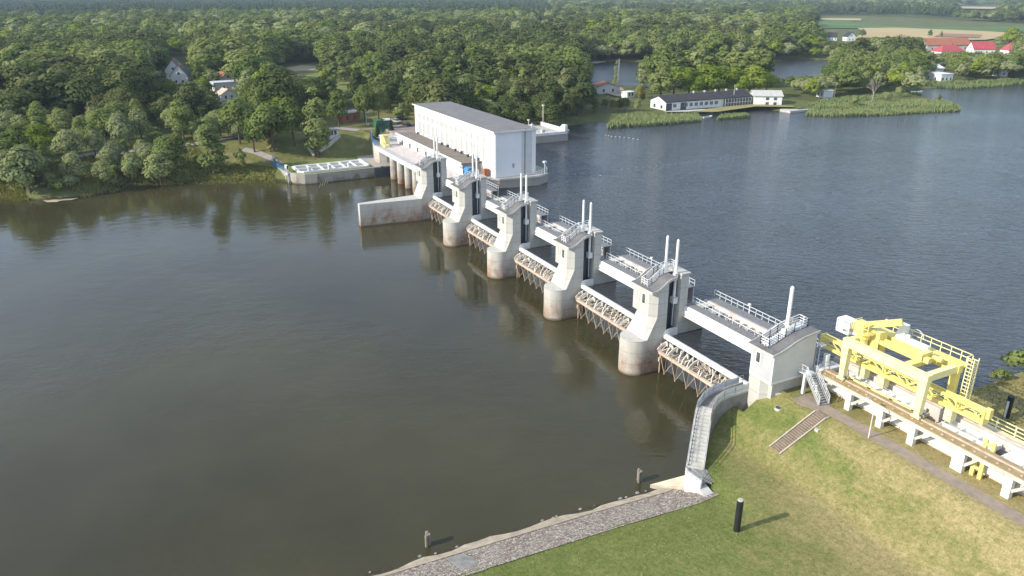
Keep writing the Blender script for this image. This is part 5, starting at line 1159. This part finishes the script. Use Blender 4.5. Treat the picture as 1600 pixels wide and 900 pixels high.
SP = [
 ('poplar',497,246,134,'tall loose pale green tree standing on the quay lawn in front of the dark wood',1.35,0),
 ('oak',398,238,168,'dark broad tree at the left edge of the quay lawn, beside the river road',1.2,0),
 ('oak',428,236,158,'dark broad tree behind the middle of the quay lawn',1.25,3),
 ('oak',460,228,150,'dark broad tree just left of the tall loose pale tree',1.2,4),
 ('oak',375,225,150,'dark tree behind the ragged poplar on the bank',1.2,5),
 ('oak',530,200,140,'dark tree left of the orange brick hut',1.0,1),
 ('willow',208,286,238,'dark leaning willow between the round pale willow and the wide round willow',1.1,2),
 ('willow',120,284,238,'grey green willow behind the grassy sandy point',1.3,3),
 ('spruce',590,214,189,'smaller of the two dark spruces beside the blue railing',1.0,0),
 ('spruce',612,214,183,'larger of the two dark spruces, right beside the annex roof',1.1,0),
 ('willow',48,300,228,'big grey green willow leaning over the water at the left end of the sandy point',1.15,0),
 ('willow',20,290,232,'grey green willow behind the big willow at the far left water edge',1.0,2),
 ('willow',162,290,250,'small round pale bush-like willow just right of the sandy point',0.9,1),
 ('willow',252,290,234,'wide round green willow standing at the water left of the yellowish bank',1.25,3),
 ('lime',64,248,192,'yellow green rounded tree behind the big grey willow at the left edge',1.2,0),
 ('willow',112,250,200,'grey green willow between the yellow green tree and the river road',1.1,1),
 ('willow',150,245,202,'pale willow in the middle of the left bank group',1.05,2),
 ('willow',192,232,175,'tall silver grey willow behind the river road on the left bank',0.9,0),
 ('willow',222,225,168,'silver grey willow next to the bend of the pale river road',0.9,3),
 ('oak',288,222,154,'large light green tree left of the yellowish bank, behind the road',1.15,1),
 ('poplar',335,272,180,'tall light green poplar with ragged crown above the yellowish bank',1.6,2),
 ('sapling',378,272,230,'small young tree right of the ragged poplar on the bank',1.0,0),
 ('oak',313,138,93,'single round dark green tree right of the white gabled houses',0.8,2),
 ('lime',268,158,122,'fresh green tree in front of the white gabled houses',1.0,1),
 ('lime',322,155,118,'fresh green tree in front of the orange tiled cottage',1.0,2),
 ('oak',570,190,130,'rounded green tree between the brick hut and the green containers',1.0,0),
 ('oak',592,188,136,'tree directly behind the green containers',0.9,3),
 ('sapling',628,196,160,'slender tree at the left corner of the white power station',1.3,1),
 ('yellow',1000,166,133,'yellowish slender tree left of the long clubhouse',0.9,0),
 ('poplar',962,140,93,'tall thin poplar beside the lattice pylon in front of the pond',0.7,1),
 ('poplar',1002,148,97,'grey green poplar left of the bright green row behind the clubhouse',1.1,1),
 ('lime',1575,76,42,'big bright green tree above the small red roofed house near the right edge',1.5,0),
 ('oak',1452,60,46,'dark round tree standing alone at the edge of the grain field',1.0,1),
 ('oak',1470,60,48,'smaller dark tree beside the lone round tree by the grain field',0.7,2),
 ('oak',1347,60,45,'dark bushy tree right of the white villa',1.2,4),
 ('yellow',1467,160,147,'small orange brown bush on the reed spit',1.0,0),
]
for a in SP: plant_px(*a)
rw = ['leftmost','second from the left','third from the left','fourth','fifth','sixth','seventh','rightmost']
for k, u in enumerate((1032,1052,1075,1100,1122,1146,1170,1196)):
    plant_px('lime' if k not in (0,) else 'oak', u, 160 - k*1.2, 99 + (k % 3)*2.0 if u < 1180 else 112, f'{rw[k]} tree of the bright green row behind the long clubhouse', 1.45, k % 3)
dead = MB(); rd = random.Random(8); p = on_ground(1362, 160, 6)
def branch(a, d, ln, r, n):
    e = a + d * ln; dead.tube(a, e, r, r*0.6, n=5)
    if n:
        for k in range(3): branch(a.lerp(e, rd.uniform(0.6,1)), (d + rdir(rd)*0.65 + Vector((0,0,0.1))).normalized(), ln*0.68, r*0.55, n-1)
branch(Vector((p.x,p.y,p.z-0.3)), Vector((0,0.1,1)).normalized(), 4.5, 0.32, 4)
solo('dead_tree', dead, M['deadwood'], 'bare dead grey tree at the root of the reed spit', 'tree', loc=tuple(p))
for k, (u, vb, vt, lab) in enumerate(((1335,166,150,'green bush left of the dead tree on the reed spit'),(1385,160,143,'grey green bush right of the dead tree on the reed spit'),(1405,152,134,'bush between the dead tree and the bay on the far shore'))):
    plant_px('willow', u, vb, vt, lab, 1.1, k)
for k, (x, y, h, lab) in enumerate(((-50.6,104,4.4,'sunlit bush at the reservoir edge, top right of the near bank'),(-47.5,107,4.2,'green bush at the reservoir edge nearest the right border of the view'),(-52.0,100.5,1.9,'low dark bush at the grass corner behind the ladder of the yellow crane'),(-44,109,3.2,'bush at the reservoir edge at the very right border'),(-49.0,108.5,3.8,'bush behind the sunlit bush at the reservoir edge top right'),(-45.5,103.5,2.2,'low bush between the black striped post and the reservoir edge'))):
    plant('bush', Vector((x, y, gz(x, y))), h, lab, None, random.Random(k), 1.1, 1 + k % 2)

CLEAR = [[(-60,125),(28,123),(34,140),(-60,141)],
 [(418,122),(440,104),(496,96),(503,122)],[(524,126),(562,130),(562,142),(524,138)],
 [(640,166),(640,300),(420,300),(392,262),(400,232),(455,206),(520,172),(566,172),(600,180)],
 [(916,96),(958,96),(958,131),(916,131)],[(1204,94),(1290,94),(1290,117),(1204,120)],
 [(1008,143),(1225,136),(1250,190),(1008,192)],[(897,138),(990,130),(992,150),(897,149)],
 [(258,88),(302,88),(300,127),(262,127)],[(338,118),(378,118),(378,168),(338,168)],
 [(1268,26),(1350,25),(1620,38),(1620,54),(1480,58),(1420,57),(1330,58),(1280,48)],
 [(1440,60),(1556,60),(1562,81),(1440,82)],[(1565,66),(1592,66),(1592,83),(1565,83)],[(1448,104),(1484,104),(1484,122),(1448,122)],
 [(1284,48),(1346,46),(1346,66),(1284,66)],[(1494,9),(1564,9),(1560,16),(1500,16)],[(845,24),(857,24),(857,30),(845,30)],
 [(236,108),(248,108),(248,138),(236,138)],[(1425,138),(1445,138),(1445,147),(1425,147)]]
def clear_hit(p, h):
    for f in (0.0, 0.35, 0.7, 0.97):
        u, v, k = px((p[0], p[1], p[2] + h * f)); w_ = 0.22 * h * FPX / k if 0 < f < 0.9 else 0
        for P in CLEAR:
            if inpoly(u, v, P) or (w_ and (inpoly(u - w_, v, P) or inpoly(u + w_, v, P))): return True
    d_ = math.hypot(p[0], p[1]); u, v, k = px((p[0], p[1], p[2] + h * 0.8)); w_ = 0.3 * h * FPX / k
    for (su, st_, sb_, sd_, sw) in SPX:
        if d_ < sd_ and abs(u - su) < sw * 0.6 + w_ and v < st_ + 0.72 * (sb_ - st_) and v > st_ - 40: return True
    return False
rg = random.Random(21)
def fit(X, Y, z, h):                        # the tallest tree here that leaves the open ground of the photo open
    for q in (1.0, 0.76, 0.56, 0.42, 0.3):
        if h * q > 2.6 and not clear_hit((X, Y, z), h * q): return h * q
    return 0
def zone(u, v, d):
    if u < 400 and v > 196: return 'shore'
    if u > 1245 and v > 100: return 'farshore'
    if u < 600 and v < 45 + 0.0 * u: return 'pine'
    if v < 33 and u < 900: return 'pine'
    return 'wood'
cand = []
step = 7.4
x = -238.0
while x > -900:
    y = -330.0
    while y < 900:
        X = x + rg.uniform(-0.42, 0.42) * step; Y = y + rg.uniform(-0.42, 0.42) * step; y += step
        dist = math.hypot(X, Y)
        if dist > 640: continue
        u, v, k = px((X, Y, 8))
        if u < -620 or u > 2100: continue
        d = lerp_table(XL, Y) - X
        if d < (2.5 if Y < 40 else (3 if Y < 168 else 7)): continue
        if 42 < Y < 142 and X > -257: continue
        if 30 < Y < 46 and X > -262: continue
        if inpoly(X, Y, PONDXY): continue
        if Y > 255 and Y < 345 and d < 46 and X > -262: continue
        if any((X-a)**2 + (Y-b)**2 < r*r for a, b, r in USED): continue
        z = gz(X, Y); zn = zone(u, v, dist); r = rg.random()
        if zn == 'shore':
            kind, h = ('willow', rg.uniform(5, 9)) if r < 0.55 else (('oak', rg.uniform(8, 12)) if r < 0.8 else ('bush', rg.uniform(2.5, 4)))
            if 285 < u < 400 and 215 < v < 292 and rg.random() < 0.6: continue
        elif zn == 'farshore':
            kind, h = ('willow', rg.uniform(7, 11)) if r < 0.42 else (('oak', rg.uniform(9, 14)) if r < 0.9 else ('lime', rg.uniform(9, 12)))
        else:
            n_ = noise.noise((X*0.012, Y*0.012, 3.1))
            if r < 0.05: kind, h = 'lime', rg.uniform(9, 15)
            elif r < 0.20 + 0.5*n_: kind, h = 'poplar', rg.uniform(13, 20)
            elif r < 0.28 + 0.3*n_: kind, h = 'willow', rg.uniform(7, 13)
            else: kind, h = 'oak', rg.choice((9, 11, 13, 15, 17, 19)) * rg.uniform(0.9, 1.1)
            if u < 260 and 60 < v < 190 and kind == 'oak': h = rg.uniform(14, 20)
            if u > 420 and u < 640 and v > 125 and v < 190: h *= 0.75
            if dist < 330 and u < 420: h *= 0.8
        if kind == 'oak' and zn == 'wood' and noise.noise((X*0.009, Y*0.009, 7.7)) > (-0.25 if u < 330 else 0.12): kind = 'darkoak'
        h = fit(X, Y, z, h)
        if not h: continue
        cand.append((dist, kind, X, Y, z, h, u, v))
    x -= step
x = -243.0
while x > -300:
    y = -90.0
    while y < 34:
        X, Y = x + rg.uniform(-2, 2), y + rg.uniform(-2, 2); y += 5.2
        d = lerp_table(XL, Y) - X; u, v, k = px((X, Y, 4))
        if d < 1.0 or d > 12 or u < -150 or (285 < u < 440 and v > 225) or (u < 110 and v > 300): continue
        if any((X-a)**2 + (Y-b)**2 < r*r*0.6 for a, b, r in USED): continue
        kind, h = 'bush', rg.uniform(1.8, 3.6); z = gz(X, Y)
        if clear_hit((X, Y, z), h): continue
        cand.append((math.hypot(X, Y), kind, X, Y, z, h, u, v))
    x -= 5.0
cand.sort()
# drop trees that nothing of could be seen: skip none; the nearest 270 in view become things, the rest the wood behind them
inv = [c for c in cand if -20 < c[6] < 1620 and px((c[2], c[3], c[4] + c[5]))[1] < 900]
N_IND = 285 - TREES
ind = inv[:N_IND]; ids = set(id(c) for c in ind); rest = [c for c in cand if id(c) not in ids]
def region(u, v):
    if u < 420 and v > 190: return 'on the left bank near the water'
    if u < 430: return 'in the wood behind the left bank'
    if u < 640: return 'in the wood left of the power station'
    if u < 950: return 'in the wood behind the power station'
    if u < 1250: return 'in the wood behind the long clubhouse'
    return 'on the far reservoir shore right of the clubhouse'
look = {'darkoak':'dark domed tree','oak':'dark green rounded tree','lime':'fresh yellow green tree','willow':'grey green willow','poplar':'tall slender pale tree','sapling':'young tree','bush':'low green bush','spruce':'dark spruce','yellow':'yellowish tree'}
for d, kind, X, Y, z, h, u, v in ind:
    rgn = region(u, v); plant(kind, Vector((X, Y, z)), h, f'{look[kind]} {rgn}, one of many alike', f'{look[kind]}s {rgn}', rg, rg.uniform(0.95, 1.55))
# ---- far woods: instanced, too many to count
hid = bpy.data.collections.new('tree_kinds')
def lowproto(seed, h0, h1, rx, nl, leaves, ls, mat, col, **kw):
    c, lb2 = crown(seed, h0, h1, rx, nl, leaves, ls, **kw); o = bpy.data.objects.new('woodland_tree', rawmesh('woodland_tree', c, M[mat])); col.objects.link(o)
cw = bpy.data.collections.new('wood_kinds'); cpn = bpy.data.collections.new('pine_kinds')
for k in range(5): lowproto(200+k, 1.5, 15, 5.0+0.45*k, 13+2*k, 1200, 1.05, 'leaf', cw)
lowproto(210, 1.5, 14, 5.4, 15, 900, 1.2, 'lime', cw); lowproto(211, 0.8, 10, 4.8, 13, 800, 1.1, 'willow', cw); lowproto(212, 1.5, 18, 3.6, 16, 800, 1.1, 'leaf', cw, taper=0.3)
dk_ = [o_ for o_ in cw.objects][:5]
for o_ in dk_:
    q = o_.data.copy(); q.materials.clear(); q.materials.append(M['leafdark']); o2 = bpy.data.objects.new('woodland_tree_dark', q); cw.objects.link(o2)
for k in range(4): lowproto(220+k, 5, 19, 2.9+0.3*k, 10, 520, 1.15, 'pine', cpn, taper=0.55)
def scatter(name, pts, coll, nk):
    me = bpy.data.meshes.new(name); me.from_pydata([p[:3] for p in pts], [], [])
    a = me.attributes.new('tree_scale', 'FLOAT_VECTOR', 'POINT'); a.data.foreach_set('vector', [q for p in pts for q in p[3]])
    a = me.attributes.new('tree_turn', 'FLOAT_VECTOR', 'POINT'); a.data.foreach_set('vector', [q for p in pts for q in (0, 0, p[4])])
    a = me.attributes.new('tree_kind', 'INT', 'POINT'); a.data.foreach_set('value', [p[5] for p in pts])
    o = bpy.data.objects.new(name, me); COL.objects.link(o); o['kind'] = 'stuff'
    ng = bpy.data.node_groups.new(name, 'GeometryNodeTree'); ng.interface.new_socket('Geometry', in_out='INPUT', socket_type='NodeSocketGeometry'); ng.interface.new_socket('Geometry', in_out='OUTPUT', socket_type='NodeSocketGeometry')
    N = ng.nodes; L = ng.links; gi = N.new('NodeGroupInput'); go = N.new('NodeGroupOutput'); ip = N.new('GeometryNodeInstanceOnPoints'); ci = N.new('GeometryNodeCollectionInfo')
    ci.inputs[0].default_value = coll; ci.inputs[1].default_value = True; ci.inputs[2].default_value = True
    def attr(nm, ty):
        q = N.new('GeometryNodeInputNamedAttribute'); q.data_type = ty; q.inputs[0].default_value = nm; return [s for s in q.outputs if s.enabled][0]
    er = N.new('FunctionNodeEulerToRotation'); L.new(attr('tree_turn', 'FLOAT_VECTOR'), er.inputs[0])
    L.new(gi.outputs[0], ip.inputs['Points']); L.new(ci.outputs[0], ip.inputs['Instance']); ip.inputs['Pick Instance'].default_value = True
    L.new(attr('tree_kind', 'INT'), ip.inputs['Instance Index']); L.new(er.outputs[0], ip.inputs['Rotation']); L.new(attr('tree_scale', 'FLOAT_VECTOR'), ip.inputs['Scale']); L.new(ip.outputs[0], go.inputs[0])
    md = o.modifiers.new('scatter', 'NODES'); md.node_group = ng; return o
wood, pines = [], []
KI = {'oak': None, 'darkoak': None, 'lime': 5, 'willow': 6, 'poplar': 7, 'bush': 6, 'sapling': 0, 'yellow': 6}
for d, kind, X, Y, z, h, u, v in rest:
    i = KI[kind]; i = (rg.randrange(5) + (8 if kind == 'darkoak' else 0)) if i is None else i; s = h / (15, 15, 15, 15, 15, 14, 10, 18, 15, 15, 15, 15, 15)[i]
    wood.append((X, Y, z, (lambda q: (s*q, s*q, s*1.08))(rg.uniform(1.0, 1.7)), rg.uniform(0, 6.28), i))
rr = 560.0
while rr < 6200:
    st_ = 9.2 if rr < 900 else (11.5 if rr < 1600 else (17 if rr < 3000 else 28)); big = st_ / 9.2
    a0 = math.atan2(CF.y, CF.x); na = int(rr * R(100) / st_)
    for k in range(na):
        a = a0 - R(50) + R(100) * (k + rg.random()) / na; q = rr + rg.uniform(0, st_); X, Y = q * math.cos(a), q * math.sin(a)
        if q < 640 and -330 <= Y <= 900 and X > -900: continue
        d = lerp_table(XL, Y) - X
        if d < 12: continue
        u, v, kk = px((X, Y, 8))
        if inpoly(X, Y, PONDXY): continue
        z = ground_h(X, Y); n_ = noise.noise((X*0.004, Y*0.004, 9)); n2 = noise.noise((X*0.0012, Y*0.0012, 2))
        if q > 900 and u > 1000 and n2 > 0.6 and q < 4000: continue          # open country to the right
        ispine = (v < 34 + 12 * n_ and u < 860 and v > -10) or (n_ > 0.25 and q > 1200)
        h = rg.choice((12, 15, 18, 20, 23)) * rg.uniform(0.9, 1.1) if ispine else rg.choice((8, 11, 13, 15, 18, 21)) * rg.uniform(0.9, 1.1) * (1 + 0.25 * n_)
        h = fit(X, Y, z, h)
        if not h: continue
        if ispine:
            s = h / 19; pines.append((X, Y, z, (s*(1.1+0.55*(big-1)), s*(1.1+0.55*(big-1)), s), rg.uniform(0, 6.28), rg.randrange(4)))
            if big > 1.2: pines.append((X + rg.uniform(-1,1)*st_*0.5, Y + rg.uniform(-1,1)*st_*0.5, z, (s*1.3, s*1.3, s*1.05), rg.uniform(0, 6.28), rg.randrange(4)))
        else:
            r = rg.random(); i = 5 if r < 0.04 else (6 if r < 0.12 + 0.35 * n_ else (7 if r < 0.24 + 0.5 * n_ else (rg.randrange(5) + (8 if noise.noise((X*0.006, Y*0.006, 7.7)) > 0.0 else 0)))); s = h / (15, 15, 15, 15, 15, 14, 10, 18, 15, 15, 15, 15, 15)[i]; w2 = rg.uniform(1.0, 1.8) + 0.75 * (big - 1)
            wood.append((X, Y, z, (s*w2, s*w2, s*(1 + 0.08*(big-1))), rg.uniform(0, 6.28), i))
    rr += st_
scatter('far_woodland', wood, cw, 13); scatter('pine_forest', pines, cpn, 4)
# field hedges and lone trees between the far fields are part of the far woodland

# ---- reeds, bank grasses
def reeds(name, poly, n, h, mt, zf, seed, wdt=0.22):
    rnd = random.Random(seed); b = MB(); xs_ = [p[0] for p in poly]; ys_ = [p[1] for p in poly]; k = 0; tries = 0
    while k < n and tries < n * 30:
        tries += 1; x = rnd.uniform(min(xs_), max(xs_)); y = rnd.uniform(min(ys_), max(ys_))
        if not inpoly(x, y, poly): continue
        k += 1; hh = h * rnd.uniform(0.65, 1.1) * (0.85 + 0.3 * noise.noise((x*0.12, y*0.12, 5))); a = rnd.uniform(0, 6.283); z = zf(x, y); w_ = wdt * rnd.uniform(0.6, 1.4)
        lx, ly = rnd.uniform(-.35,.35)*hh*0.5, rnd.uniform(-.35,.35)*hh*0.5; ca, sa = math.cos(a)*w_, math.sin(a)*w_; i = len(b.v)
        b.v += [(x-ca*0.6,y-sa*0.6,z),(x+ca*0.6,y+sa*0.6,z),(x+ca+lx*0.5,y+sa+ly*0.5,z+hh*0.6),(x+lx,y+ly,z+hh),(x-ca+lx*0.5,y-sa+ly*0.5,z+hh*0.6)]; b.f.append((i,i+1,i+2,i+3,i+4))
    me = rawmesh(name, b, M[mt]); o = bpy.data.objects.new(name, me); COL.objects.link(o); o['kind'] = 'stuff'; return o
def upoly(uv, z=ZU): return [(p.x, p.y) for p in (at(u, v, z) for u, v in uv)]
zr = lambda x, y: max(ZU - 0.1, min(gz(x, y), 6.6))
reeds('reed_bed', upoly(((948,201),(985,199),(1050,195),(1096,190),(1090,182),(1040,183),(1000,183),(965,186))), 5200, 2.5, 'reed', zr, 1)
reeds('reed_bed', upoly(((1120,188),(1172,184),(1165,180),(1125,183))), 900, 2.2, 'reed', zr, 2)
reeds('reed_bed', upoly(((1258,181),(1300,182.5),(1380,181),(1450,176.5),(1500,174.5),(1500,170),(1470,163),(1400,163),(1330,164),(1290,168),(1262,175))), 9000, 2.0, 'reed', zr, 3)
reeds('reed_bed', upoly(((1450,137),(1500,139),(1545,137),(1600,131),(1600,127),(1540,131),(1452,131))), 2600, 2.2, 'reed', zr, 4, 0.3)
reeds('reed_bed', upoly(((1255,172),(1300,170),(1440,150),(1430,146),(1290,160))), 2600, 2.0, 'reed', zr, 14, 0.3)
M['weed'] = foliage('bank_weeds', [(0.0, (0.13, 0.16, 0.04)), (0.5, (0.20, 0.20, 0.06)), (1.0, (0.25, 0.22, 0.09))], 0.3)
zg = lambda x, y: gz(x, y) - 0.05
reeds('bank_grass', upoly(((0,312),(45,312),(30,295),(0,290)), 0.5), 1300, 1.2, 'weed', zg, 5, 0.25)
reeds('bank_grass', upoly(((290,289),(350,288),(432,286),(430,272),(380,268),(300,272)), 1.0), 3200, 0.9, 'weed', zg, 6, 0.22)
reeds('bank_grass', upoly(((75,300),(130,304),(170,296),(290,290),(290,276),(150,272),(70,285)), 1.0), 3400, 1.1, 'weed', zg, 7, 0.25)
reeds('bank_grass', upoly(((200,240),(300,232),(330,260),(250,262)), 4.0), 2200, 0.8, 'weed', zg, 8, 0.22)
b = MB(); q = [at(u, v, 0.14) for u, v in ((66,311),(80,307),(96,305),(112,307),(124,306),(121,310),(110,312.5),(98,313),(88,315.5),(74,316),(69,314))]; b.add([tuple(p) for p in q] + [(q[4].x-3,q[4].y-2,0.5),(q[1].x-3,q[1].y,0.5)], [tuple(range(11))]); struct('sand_point', b, M['sand'])
reeds('corner_grass', [(-53,92),(-46,88),(-36,92),(-30,110),(-47,106),(-51.5,99)], 3000, 0.35, 'weed', zg, 9, 0.06)

# grass tufts on the near lawn
mt_, n, l, bs = base('lawn_tufts'); p_ = pos(n); l.new(ramp(n, l, nz(n, l, p_, 0.5, 5, 0.7), [(0.35, (0.165, 0.20, 0.055)), (0.5, (0.24, 0.235, 0.085)), (0.65, (0.36, 0.30, 0.15))]), bs.inputs['Base Color']); bs.inputs['Roughness'].default_value = 0.9; M['tuft'] = mt_
rt = random.Random(77); b = MB()
for k in range(9000):
    x = rt.uniform(-60, -14); y = rt.uniform(20, 69)
    if noise.noise((x*0.4, y*0.4, 2)) < rt.uniform(-0.35, 0.5): continue
    if y < 53 and x < lerp_table(XRB, y) + 8.4: continue
    z = gz(x, y)
    if z < 3.0 or (abs(x + 54.2) < 1.4 and y > 61): continue
    for j in range(3):
        a = rt.uniform(0, 6.28); hh = rt.uniform(0.04, 0.14); w_ = 0.05; dx, dy = rt.uniform(-.12,.12), rt.uniform(-.12,.12); i = len(b.v)
        b.v += [(x+dx-w_*math.cos(a), y+dy-w_*math.sin(a), z-0.02), (x+dx+w_*math.cos(a), y+dy+w_*math.sin(a), z-0.02), (x+dx+rt.uniform(-.12,.12), y+dy+rt.uniform(-.12,.12), z+hh)]; b.f.append((i, i+1, i+2))
o = bpy.data.objects.new('lawn_grass', rawmesh('lawn_grass', b, M['tuft'])); COL.objects.link(o); o['kind'] = 'stuff'

# ---- air
HAZE = True
if HAZE:
    b = MB(); b.box(-6900, 690, -2550, 7100, -4.5, 58)
    o = struct('haze', b, None, 'stuff'); m = bpy.data.materials.new('haze'); m.use_nodes = True; n = m.node_tree.nodes; n.remove(n['Principled BSDF'])
    pv = n.new('ShaderNodeVolumePrincipled'); pv.inputs['Color'].default_value = (0.66, 0.83, 1.0, 1); pv.inputs['Density'].default_value = 0.00009; pv.inputs['Anisotropy'].default_value = 0.0
    m.node_tree.links.new(pv.outputs[0], n['Material Output'].inputs['Volume']); o.data.materials.append(m); m.volume_intersection_method if hasattr(m, 'volume_intersection_method') else None
    m.cycles.homogeneous_volume = True
